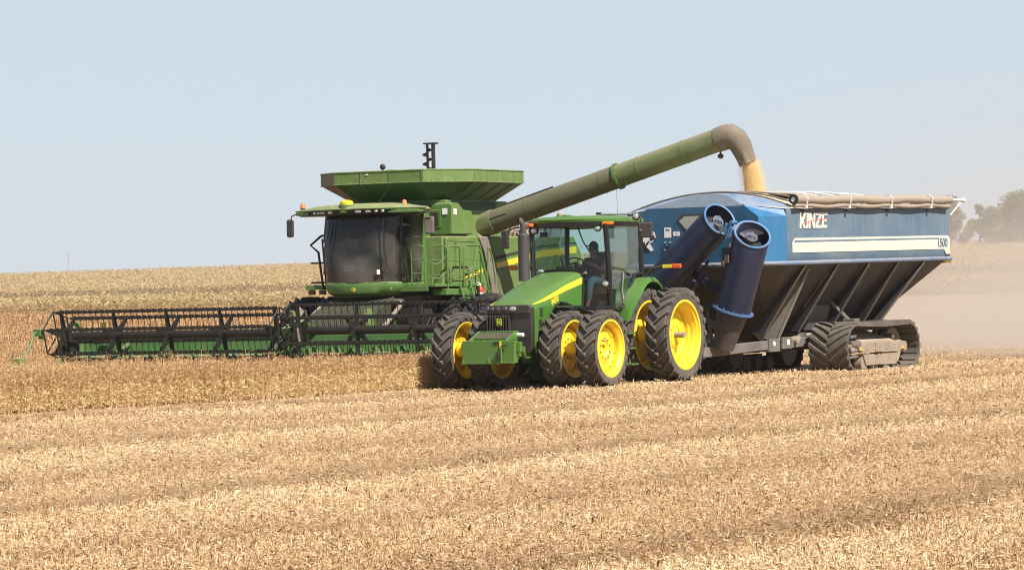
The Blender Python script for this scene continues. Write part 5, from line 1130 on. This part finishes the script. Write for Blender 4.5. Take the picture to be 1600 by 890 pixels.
def fast_mesh(name, V, F, mt, tone):
    me = bpy.data.meshes.new(name); k = F.shape[1]
    me.vertices.add(len(V)); me.vertices.foreach_set('co', np.ascontiguousarray(V, dtype=np.float32).ravel())
    me.loops.add(F.size); me.loops.foreach_set('vertex_index', F.astype(np.int32).ravel())
    me.polygons.add(len(F)); me.polygons.foreach_set('loop_start', np.arange(0, F.size, k, dtype=np.int32))
    try: me.polygons.foreach_set('loop_total', np.full(len(F), k, dtype=np.int32))
    except Exception: pass
    me.update(calc_edges=True)
    if tone is not None:
        a = me.attributes.new('tone', 'FLOAT', 'POINT'); a.data.foreach_set('value', tone.astype(np.float32))
    me.materials.append(M[mt] if isinstance(mt, str) else mt)
    o = bpy.data.objects.new(name, me); COL.objects.link(o); return o
grain_stream()
# ------------------------------------------------------------------ land
def gz(x, y):
    x = np.asarray(x, float); y = np.asarray(y, float)
    t = np.clip((y - 90) / 910, 0, 1) ** 1.75 * 11.85
    o = np.clip(y - 1000, 0, None); o1 = np.minimum(o, 320)
    t = t + .0228 * o1 - .0228 / 300 * o1 ** 2 - .0255 * np.clip(o - 320, 0, None)
    return SLOPE * (x - 1.94) + t * (1 + np.clip(x / np.maximum(y, 60), -.6, .6))
def EDGE(lx): return np.interp(lx, [4.7, 6.5, 8, 11, 14.5, 17.5, 21, 60], [6.0, 5.45, 5.2, 5.25, 5.1, 4.5, 4.2, 2.6])
def in_crop(x, y):
    R = np.array(frame(CO_H)); d = np.stack([x - CO_O[0], y - CO_O[1]], 0)
    lx = R[0, 0] * d[0] + R[1, 0] * d[1]; ly = R[0, 1] * d[0] + R[1, 1] * d[1]
    edge = EDGE(lx)
    a = (lx > 4.78) & (ly < edge)
    c = (ly < -6.28) & ((y < 95) | (x / np.maximum(y, 1) < .055)) & ((lx < 0) | (ly < edge))
    return (a | c) & (y < 300)

ROWD = (math.cos(math.radians(31)), -math.sin(math.radians(31)))    # across the direction of travel
def rowq(x, y):
    return x * ROWD[0] + y * ROWD[1] + .55 * np.sin(x * .21 + y * .17) + .3 * np.sin(x * .53 - y * .31) + .12 * np.sin(x * 1.9 + y * 1.1)
def wave(q, c, w):      # a soft-edged strip every 7.8 m
    f = (q - c) / 7.8; f = (f - np.round(f)) * 7.8
    return np.exp(-(f / w) ** 2)
def band(x, y):         # 1 = thick straw, 0 = wheel track with soil showing
    q = rowq(x, y)
    b = .70 + .30 * wave(q, -26.9, .9) - .60 * wave(q, -28.8, .85) - .28 * wave(q, -24.6, .5) + .2 * wave(q, -23.6, .5) - .25 * wave(q, -31.6, .5)
    return np.clip(b, 0, 1)

def ground_material():
    m, nt, N, L, p = nodes_of('stubble field')
    g = N.new('ShaderNodeNewGeometry'); pos = g.outputs['Position']
    def noise(scale, detail=5, vec=pos, rough=.6):
        n = N.new('ShaderNodeTexNoise'); n.inputs['Scale'].default_value = scale; n.inputs['Detail'].default_value = detail; n.inputs['Roughness'].default_value = rough; L.new(vec, n.inputs['Vector']); return n.outputs['Fac']
    def ramp(src, a, b, lo=0, hi=1):
        r = N.new('ShaderNodeMapRange'); r.inputs[1].default_value = a; r.inputs[2].default_value = b; r.inputs[3].default_value = lo; r.inputs[4].default_value = hi; L.new(src, r.inputs[0]); return r.outputs[0]
    def mix(f, a, b):
        x = N.new('ShaderNodeMix'); x.data_type = 'RGBA'; L.new(f, x.inputs['Factor'])
        for s, v in (('A', a), ('B', b)):
            if isinstance(v, tuple): x.inputs[s].default_value = rgba(v)
            else: L.new(v, x.inputs[s])
        return x.outputs['Result']
    def math_(op, a, b=None):
        x = N.new('ShaderNodeMath'); x.operation = op
        for i, v in enumerate((a, b)):
            if v is None: continue
            if isinstance(v, (int, float)): x.inputs[i].default_value = v
            else: L.new(v, x.inputs[i])
        return x.outputs[0]
    sp = N.new('ShaderNodeSeparateXYZ'); L.new(pos, sp.inputs[0]); X, Y = sp.outputs['X'], sp.outputs['Y']
    # straw mat over brown soil, in bands along the direction of travel
    def sine(kx, ky, amp): return math_('MULTIPLY', math_('SINE', math_('ADD', math_('MULTIPLY', X, kx), math_('MULTIPLY', Y, ky))), amp)
    q = math_('ADD', math_('ADD', math_('MULTIPLY', X, ROWD[0]), math_('MULTIPLY', Y, ROWD[1])), math_('ADD', sine(.21, .17, .55), math_('ADD', sine(.53, -.31, .3), sine(1.9, 1.1, .12))))
    def wave_(c, w, amp):
        f = math_('DIVIDE', math_('SUBTRACT', q, c), 7.8); f = math_('MULTIPLY', math_('SUBTRACT', f, math_('ROUND', f)), 7.8 / w)
        return math_('MULTIPLY', math_('POWER', math.exp(-1), math_('MULTIPLY', f, f)), amp)
    bd = math_('ADD', .70, wave_(-26.9, .9, .30))
    for c_, w_, a_ in ((-28.8, .85, -.60), (-24.6, .5, -.28), (-23.6, .5, .2), (-31.6, .5, -.25)): bd = math_('ADD', bd, wave_(c_, w_, a_))
    fine = noise(38, 4); mid = noise(2.2, 5)
    soil = mix(noise(9, 6), (.14, .08, .04), (.36, .23, .12))
    straw = mix(fine, (.34, .21, .10), (.60, .425, .235))
    cover = math_('ADD', ramp(bd, 0, 1, .05, .85), math_('ADD', ramp(mid, .3, .7, -.25, .25), ramp(fine, .35, .65, -.2, .2)))
    near = mix(cover, soil, straw)
    # farther zones: grey-brown cut strip, then dry standing corn to the skyline
    far = mix(noise(.9, 6, rough=.75), (.28, .19, .10), (.47, .34, .19))
    far = mix(ramp(noise(.018, 4), .4, .62), far, (.36, .27, .17))
    strip = mix(noise(.25, 5), (.15, .115, .08), (.23, .175, .12))
    yw = math_('ADD', Y, math_('MULTIPLY', noise(.02, 3), 40.0))
    c = mix(ramp(yw, 328, 345), near, strip); c = mix(ramp(yw, 600, 640), c, far)
    L.new(c, p.inputs['Base Color']); p.inputs['Roughness'].default_value = .95; p.inputs['Specular IOR Level'].default_value = .1
    b = N.new('ShaderNodeBump'); b.inputs['Strength'].default_value = .8; b.inputs['Distance'].default_value = .04; L.new(math_('ADD', fine, mid), b.inputs['Height']); L.new(b.outputs[0], p.inputs['Normal'])
    return m
def make_ground():
    ys = np.concatenate([np.linspace(-60, 18, 9), np.linspace(20, 92, 200), np.geomspace(94, 2600, 90)])
    us = np.linspace(-1.3, 1.3, 201); us = np.sign(us) * np.abs(us) ** 2.2 / 1.3 ** 1.2
    Yg, Ug = np.meshgrid(ys, us, indexing='ij'); Xg = Ug * np.maximum(np.abs(Yg), 60)
    Zg = gz(Xg, Yg) + .06 * (band(Xg, Yg) - .6) * (Yg < 100)
    V = np.stack([Xg, Yg, Zg], -1).reshape(-1, 3); a, b = Yg.shape
    i = np.arange(a - 1)[:, None] * b + np.arange(b - 1)[None]; i = i.ravel()
    F = np.stack([i, i + 1, i + b + 1, i + b], 1)
    o = fast_mesh('ground', V, F, ground_material(), None); o.data.polygons.foreach_set('use_smooth', [True] * len(F)); o['kind'] = 'structure'; o['label'] = 'harvested stubble field rising to a pale skyline'
make_ground()

def ribbons(base, tip, w, tone, name, mt, label, w_tip=.5, flat=None):
    n = len(base); ax = tip - base
    r = RNG.normal(size=(n, 3)) if flat is None else flat
    wd = np.cross(ax, r); wd /= np.linalg.norm(wd, axis=1, keepdims=True) + 1e-9; wd *= w[:, None] / 2
    V = np.stack([base - wd, base + wd, tip + wd * w_tip, tip - wd * w_tip], 1).reshape(-1, 3)
    F = np.arange(4 * n).reshape(-1, 4)
    o = fast_mesh(name, V, F, mt, np.repeat(tone, 4)); o['kind'] = 'stuff'; o['label'] = label
    return o

M['straw'] = plant_mat('cut straw', [(0, (.045, .018, .007)), (.2, (.31, .165, .07)), (.5, (.60, .405, .215)), (.8, (.77, .585, .345)), (1, (.88, .75, .52))], trans=.12)
M['bean'] = plant_mat('ripe bean plants', [(0, (.20, .09, .045)), (.3, (.42, .225, .11)), (.6, (.64, .45, .215)), (.85, (.77, .60, .32)), (1, (.86, .74, .47))], trans=.3)
M['corn'] = plant_mat('dry corn plants', [(0, (.20, .125, .06)), (.4, (.42, .30, .14)), (.75, (.57, .43, .22)), (1, (.70, .57, .35))], trans=.2)

def stubble():
    n = 1250000
    row = RNG.uniform(26, 470, n); d = 5600 * 1.8 / row; u = RNG.uniform(-.27, .27, n)
    x = u * d; y = d; k = ~in_crop(x, y) & (y < 330); x, y, d = x[k], y[k], d[k]; n = len(x)
    bd = band(x + RNG.normal(0, .25, n), y)
    k = RNG.random(n) < .20 + .80 * bd ** 1.2; x, y, d, bd = x[k], y[k], d[k], bd[k]; n = len(x)
    s = np.clip(d / 45, .8, 3.5)
    ln = RNG.uniform(.016, .062, n) * s ** .5; w = RNG.uniform(.004, .009, n) * s
    a = RNG.uniform(0, 2 * PI, n); el = np.abs(RNG.normal(0, .32, n)); el = np.where(RNG.random(n) < .24, RNG.uniform(.8, 1.55, n), el)
    feet = [machine_point(TR_O, TR_H, (fx_, sy_ * fy_, 0)) for fx_ in (3.02, -.17) for fy_ in (.82, 1.62) for sy_ in (1, -1)] + [machine_point(CA_O, CA_H, (k_, s_ * 1.5, 0)) for k_ in (.9, .3, -.3, -.9, -1.5, -2.1) for s_ in (1, -1)]
    near = np.min([np.hypot(x - f_.x, (y - f_.y) * .8) for f_ in feet], 0) < .85      # pressed flat round the tyres and tracks
    el = np.where(near, el * .12, el)
    z = gz(x, y) + .06 * (bd - .6) + RNG.uniform(-.01, .035, n) * (.4 + bd) * np.where(near, .3, 1)
    base = np.stack([x, y, z], 1); dv = np.stack([np.cos(a) * np.cos(el), np.sin(a) * np.cos(el), np.sin(el)], 1)
    tip = base + dv * ln[:, None]
    patch = .5 + .5 * np.sin(x * .9 + 1.3 * np.sin(y * .4)) * np.sin(y * .35 + .8 * np.sin(x * .6))
    tone = np.clip(RNG.beta(2.0, 1.8, n) * .85 + .38 * (bd - .62) + .14 * patch, 0, 1); tone = np.where(RNG.random(n) < .15, RNG.uniform(0, .12, n), tone)
    clod = RNG.random(n) < .0035; tone = np.where(clod, RNG.uniform(0, .05, n), tone); w = np.where(clod, w * 2.4, w)      # dark leaf scraps and crumbs of soil
    ribbons(base, tip, w, tone, 'straw', 'straw', 'loose cut straw and short stubble lying over the field', .7)
stubble()

def beans():
    B_, T_, W_, C_ = [], [], [], []
    def plants(x, y, h, K, wm):
        n = len(x); z = gz(x, y)
        g = np.stack([x, y, z], 1); lean = RNG.normal(0, .07, (n, 2)) * h[:, None]
        topp = g + np.concatenate([lean, h[:, None]], 1)
        B_.append(g); T_.append(topp); W_.append(np.full(n, .012) * wm); C_.append(RNG.uniform(.35, .8, n))
        for k in range(K):
            f = RNG.uniform(.06, 1.0, n) ** .85; p = g + (topp - g) * f[:, None]
            a = RNG.uniform(0, 2 * PI, n); L_ = RNG.uniform(.03, .075, n) * (1.15 - .3 * f)
            el = RNG.uniform(-.9, 1.4, n)
            q = p + np.stack([np.cos(a) * np.cos(el), np.sin(a) * np.cos(el), np.sin(el)], 1) * L_[:, None] * (1 + .35 * (wm - 1))
            off = np.stack([np.cos(a), np.sin(a), np.zeros(n)], 1) * RNG.uniform(0, .11, n)[:, None]
            B_.append(p + off); T_.append(q + off); W_.append(RNG.uniform(.009, .017, n) * wm)
            t = (RNG.beta(2, 2, n) * .64 + .44 if wm < 1.08 else RNG.beta(2, 2, n) * .50 + .17) - .46 * np.clip((f - .66) / .34, 0, 1); C_.append(np.clip(t, 0, 1))
    # dense near strip that faces the camera and the crop round the header
    n = 30000; x = RNG.uniform(-24, 8, n); y = RNG.uniform(54, 84, n); k = in_crop(x, y)
    R = np.array(frame(CO_H)); x, y = x[k], y[k]
    plants(x, y, RNG.uniform(.48, .68, len(x)) + (RNG.random(len(x)) < .12) * RNG.uniform(.05, .2, len(x)), 30, 1.05)
    n = 16000; x = RNG.uniform(-24, 8, n); lx = RNG.uniform(4.8, 27, n); dl = np.abs(RNG.normal(0, .7, n))
    ly = EDGE(lx) - dl
    x = CO_O[0] + R[0, 0] * lx + R[0, 1] * ly; y = CO_O[1] + R[1, 0] * lx + R[1, 1] * ly
    plants(x, y, RNG.uniform(.45, .72, n), 32, .95)
    # the uncut field beyond
    n = 60000; d = 84 * (300 / 84) ** RNG.random(n); u = RNG.uniform(-.30, .08, n); x = u * d; k = in_crop(x, d); x, d = x[k], d[k]
    s = d / 75
    for lo, hi in ((0, 1.5), (1.5, 2.5), (2.5, 9)):
        m_ = (s >= lo) & (s < hi)
        if m_.sum(): plants(x[m_], d[m_], RNG.uniform(.55, .8, m_.sum()), 9, 1.15 * float(s[m_].mean()))
    ribbons(np.concatenate(B_), np.concatenate(T_), np.concatenate(W_), np.concatenate(C_), 'bean_crop', 'bean', 'ripe brown bean plants standing uncut in front of the header')
beans()

def corn(name, y0, y1, n, h0, h1, K, wm, u0, u1, label):
    B_, T_, W_, C_ = [], [], [], []
    y = RNG.uniform(y0, y1, n); x = RNG.uniform(u0, u1, n) * y; h = RNG.uniform(h0, h1, n); z = gz(x, y)
    g = np.stack([x, y, z], 1); top = g + np.stack([RNG.normal(0, .1, n), RNG.normal(0, .1, n), h], 1)
    B_.append(g); T_.append(top); W_.append(np.full(n, .04 * wm)); C_.append(RNG.uniform(.3, .8, n))
    for k in range(K):
        f = RNG.uniform(.15, .97, n); p = g + (top - g) * f[:, None]; a = RNG.uniform(0, 2 * PI, n); L_ = RNG.uniform(.3, .65, n) * (.6 + .25 * wm)
        el = RNG.uniform(-1.1, .8, n); q = p + np.stack([np.cos(a) * np.cos(el), np.sin(a) * np.cos(el), np.sin(el)], 1) * L_[:, None]
        B_.append(p); T_.append(q); W_.append(RNG.uniform(.06, .14, n) * wm); C_.append(np.clip(RNG.beta(2, 2, n) * .8 + .35 * (f - .45) - .30 * ((y > 400) & (y < 590)), 0, 1))
    ribbons(np.concatenate(B_), np.concatenate(T_), np.concatenate(W_), np.concatenate(C_), name, 'corn', label)
corn('corn_crop', 300, 326, 22000, 1.3, 1.8, 12, .62, -.26, .26, 'strip of dry golden corn standing beyond the brown beans')
corn('distant_corn_crop', 455, 1060, 95000, .45, .85, 4, 1.15, -.25, .25, 'pale dry crop covering the far rise')

# ------------------------------------------------------------------ trees on the skyline
M['bark'] = mat('bark', (.12, .09, .065), .9)
M['leaf_olive'] = plant_mat('olive autumn leaves', [(0, (.05, .068, .018)), (.5, (.125, .14, .036)), (1, (.24, .225, .07))], trans=.3)
M['leaf_tan'] = plant_mat('turning autumn leaves', [(0, (.10, .10, .032)), (.5, (.20, .185, .06)), (1, (.33, .275, .11))], trans=.3)
def tree(px, y, h, w, label, leaf, n=5200, low=.15, clumps=16, gap=1.0, sh=0.55):
    x = (px - 800) / 5600 * y; z = float(gz(x, y))
    T = empty('tree', None, (x, y, z)); tag(T, label, 'tree', 'trees on the right skyline')
    b = B(); b.tube([(0, 0, -.4), (.05 * w, 0, h * .25), (.02 * w, .1, h * .55), (0, 0, h * .85)], [h * .028, h * .02, h * .013, h * .004], 9)
    C = []
    for k in range(clumps):
        f = RNG.random(); zz = h * (low + (.95 - low) * f); rr = w / 2 * (math.sin(PI * min(.95, .25 + .75 * f)) ** .6) * RNG.uniform(.25, .95); a = RNG.uniform(0, 2 * PI)
        c = np.array([rr * math.cos(a), rr * math.sin(a), zz]); C.append(c)
        s = Vector((.02 * w, 0, max(h * .12, zz * .62))); m_ = (s + Vector(c)) / 2 + Vector((0, 0, -.04 * h)); b.tube([s, m_, Vector(c)], [h * .010, h * .006, h * .002], 5)
    b.build('trunk', 'bark', T)
    C = np.array(C); i = RNG.integers(0, clumps, n); sz = RNG.uniform(.5, 1.0, clumps)[i] * w * .19 * gap
    dv = RNG.normal(size=(n, 3)); dv /= np.linalg.norm(dv, axis=1, keepdims=True); dv *= (RNG.random(n) ** .45)[:, None] * sz[:, None]; dv[:, 2] *= .75
    p = C[i] + dv; p[:, 2] = np.clip(p[:, 2], .2, None)
    a = RNG.normal(size=(n, 3)); a /= np.linalg.norm(a, axis=1, keepdims=True); L_ = RNG.uniform(.28, .62, n)
    tone = np.clip(RNG.beta(2, 2, n) * .7 + RNG.uniform(0, .35, clumps)[i], 0, 1)
    r = RNG.normal(size=(n, 3)); wd = np.cross(a, r); wd /= np.linalg.norm(wd, axis=1, keepdims=True); wd *= (L_ * .3)[:, None]
    q = p + a * L_[:, None]; md = (p + q) / 2
    V = np.stack([p, md + wd, q, md - wd], 1).reshape(-1, 3); F = np.arange(4 * n).reshape(-1, 4)
    o = fast_mesh('crown', V, F, leaf, np.repeat(tone, 4)); o.parent = T
tree(1484, 985, 13.8, 12.0, 'loose crowned tree with sky showing through just behind the rear of the cart', 'leaf_tan', 11000, .10, 30, .95)
tree(1530, 992, 12.2, 6.5, 'slim sparse tree left of the dense trees on the right skyline', 'leaf_tan', 5200, .16, 18, 1.0)
tree(1550, 975, 9.6, 9.5, 'low bushy tree at the left foot of the dense trees', 'leaf_olive', 11000, .05, 30, 1.2)
tree(1588, 980, 13.6, 14.5, 'tall dense olive tree at the right edge of the picture', 'leaf_olive', 20000, .05, 46, 1.1)
tree(1626, 990, 15.0, 12.0, 'dense tree with its tallest crown cut by the frame edge', 'leaf_olive', 15000, .06, 36, 1.1)

def mast():
    y = 1060; x = (107 - 800) / 5600 * y; z = float(gz(x, y))
    T = empty('radio_mast', None, (x, y, z - .3)); tag(T, 'thin grey lattice radio mast on the far left skyline', 'radio mast')
    h = 6.2; b = B(); P = [(.16 * math.cos(a), .16 * math.sin(a)) for a in (0.5, 2.6, 4.7)]
    for px, py in P: b.tube([(px, py, 0), (px, py, h)], .045, 5)
    for k in range(16):
        for i in range(3): a, c = P[i], P[(i + 1) % 3]; z0 = h * k / 16; b.tube([(a[0], a[1], z0), (c[0], c[1], z0 + h / 16)], .025, 4)
    b.build('lattice', 'mast_grey', T); b = B(); b.cyl((0, 0, h), (0, 0, h + .9), .04, 6); b.box((.15, 0, h - 1.3), (.2, .2, .3)); b.build('aerial', 'mast_grey', T)
M['mast_grey'] = mat('galvanised steel', (.30, .31, .33), .5)
mast()

# ------------------------------------------------------------------ dust behind the cart
def dust():
    m = bpy.data.materials.new('raised field dust'); m.use_nodes = True; nt = m.node_tree; N, L = nt.nodes, nt.links; N.remove(N['Principled BSDF'])
    v = N.new('ShaderNodeVolumePrincipled'); v.inputs['Color'].default_value = (.86, .775, .69, 1); v.inputs['Anisotropy'].default_value = .2
    tc = N.new('ShaderNodeTexCoord'); sp = N.new('ShaderNodeSeparateXYZ'); L.new(tc.outputs['Object'], sp.inputs[0])
    def sm(src, a, b, lo=0, hi=1):
        r = N.new('ShaderNodeMapRange'); r.interpolation_type = 'SMOOTHSTEP'; r.inputs[1].default_value = a; r.inputs[2].default_value = b; r.inputs[3].default_value = lo; r.inputs[4].default_value = hi; L.new(src, r.inputs[0]); return r.outputs[0]
    def mul(a, b):
        x = N.new('ShaderNodeMath'); x.operation = 'MULTIPLY'
        for i, q in enumerate((a, b)):
            if isinstance(q, (int, float)): x.inputs[i].default_value = q
            else: L.new(q, x.inputs[i])
        return x.outputs[0]
    ex = N.new('ShaderNodeMath'); ex.operation = 'POWER'; ex.inputs[0].default_value = math.exp(-1 / 2.2); L.new(sp.outputs['Z'], ex.inputs[1])
    no = N.new('ShaderNodeTexNoise'); no.inputs['Scale'].default_value = .16; no.inputs['Detail'].default_value = 4; L.new(tc.outputs['Object'], no.inputs['Vector'])
    d = mul(mul(sm(sp.outputs['X'], 3.2, 15), sm(sp.outputs['X'], 52, 78, 1, 0)), mul(sm(sp.outputs['Y'], 86, 96), sm(sp.outputs['Y'], 118, 149, 1, 0)))
    d = mul(mul(d, ex.outputs[0]), mul(sm(sp.outputs['Z'], 6.0, 11.8, 1, 0), sm(no.outputs['Fac'],   .30, .66, .2, 1.7)))
    L.new(mul(d, DUST_DENSITY), v.inputs['Density']); L.new(v.outputs[0], N['Material Output'].inputs['Volume'])
    b = B(); b.bb((3, 85.5, -1.2), (80, 150, 12)); o = b.build('dust_cloud', m, None, 0, 0); o['kind'] = 'stuff'; o['label'] = 'pale tan dust hanging over the field behind the cart'
DUST_DENSITY = .098
dust()

def haze():
    m = bpy.data.materials.new('air'); m.use_nodes = True; nt = m.node_tree; nt.nodes.remove(nt.nodes['Principled BSDF'])
    v = nt.nodes.new('ShaderNodeVolumePrincipled'); v.inputs['Color'].default_value = (.93, .95, 1, 1); v.inputs['Density'].default_value = HAZE; v.inputs['Anisotropy'].default_value = .3
    nt.links.new(v.outputs[0], nt.nodes['Material Output'].inputs['Volume'])
    b = B(); b.bb((-3600, -75, -95), (3600, 2700, 60)); o = b.build('haze', m, None, 0, 0); o['kind'] = 'stuff'; o['label'] = 'pale autumn air that fades the far fields and trees'
HAZE = .00013
haze()

# ------------------------------------------------------------------ light, sky, camera
SUN_AZ = Vector((.62, -.78, 0)).normalized(); SUN_EL = math.radians(49)
s = SUN_AZ * math.cos(SUN_EL) + Vector((0, 0, math.sin(SUN_EL)))
sun = bpy.data.lights.new('sun', 'SUN'); sun.energy = 5.0; sun.angle = math.radians(.53); sun.color = (1.0, .955, .89)
so = bpy.data.objects.new('sun', sun); COL.objects.link(so); so.rotation_euler = s.to_track_quat('Z', 'Y').to_euler()
w = bpy.data.worlds.new('World'); SC.world = w; w.use_nodes = True; nt = w.node_tree
sky = nt.nodes.new('ShaderNodeTexSky'); sky.sky_type = 'NISHITA'; sky.sun_disc = False; sky.sun_elevation = SUN_EL; sky.sun_rotation = math.atan2(SUN_AZ.x, SUN_AZ.y)
sky.altitude = 300; sky.air_density = 1.0; sky.dust_density = .6; sky.ozone_density = 2.0
mx = nt.nodes.new('ShaderNodeMix'); mx.data_type = 'RGBA'; mx.inputs['B'].default_value = (6.4, 7.5, 8.6, 1)   # milky autumn haze over the whole dome
tcw = nt.nodes.new('ShaderNodeTexCoord'); sxy = nt.nodes.new('ShaderNodeSeparateXYZ'); nt.links.new(tcw.outputs['Generated'], sxy.inputs[0])
hz = nt.nodes.new('ShaderNodeMapRange'); hz.interpolation_type = 'SMOOTHSTEP'
for i_, v_ in ((1, .06), (2, .42), (3, .85), (4, .08)): hz.inputs[i_].default_value = v_
nt.links.new(sxy.outputs['Z'], hz.inputs[0]); nt.links.new(hz.outputs[0], mx.inputs['Factor'])
nt.links.new(sky.outputs[0], mx.inputs['A'])
bg = nt.nodes['Background']; bg.inputs['Strength'].default_value = .0575; nt.links.new(mx.outputs['Result'], bg.inputs[0])
cam = bpy.data.cameras.new('camera'); co = bpy.data.objects.new('camera', cam); COL.objects.link(co); SC.camera = co
co.location = (0, 0, 1.8); co.rotation_euler = (math.radians(90), 0, 0)
cam.sensor_width = 36; cam.lens = 5600 / 1600 * 36; cam.shift_y = .01; cam.clip_end = 8000; cam.clip_start = .5
vs = SC.view_settings; vs.view_transform = 'Standard'; vs.look = 'None'; vs.gamma = 1; vs.use_curve_mapping = False; vs.exposure = .78
SC.cycles.use_denoising = True; SC.cycles.denoising_prefilter = 'ACCURATE'; SC.cycles.filter_width = 1.05; SC.cycles.volume_step_rate = 1.0; SC.cycles.volume_max_steps = 128
SC.cycles.max_bounces = 8; SC.cycles.transparent_max_bounces = 16; SC.cycles.volume_bounces = 1
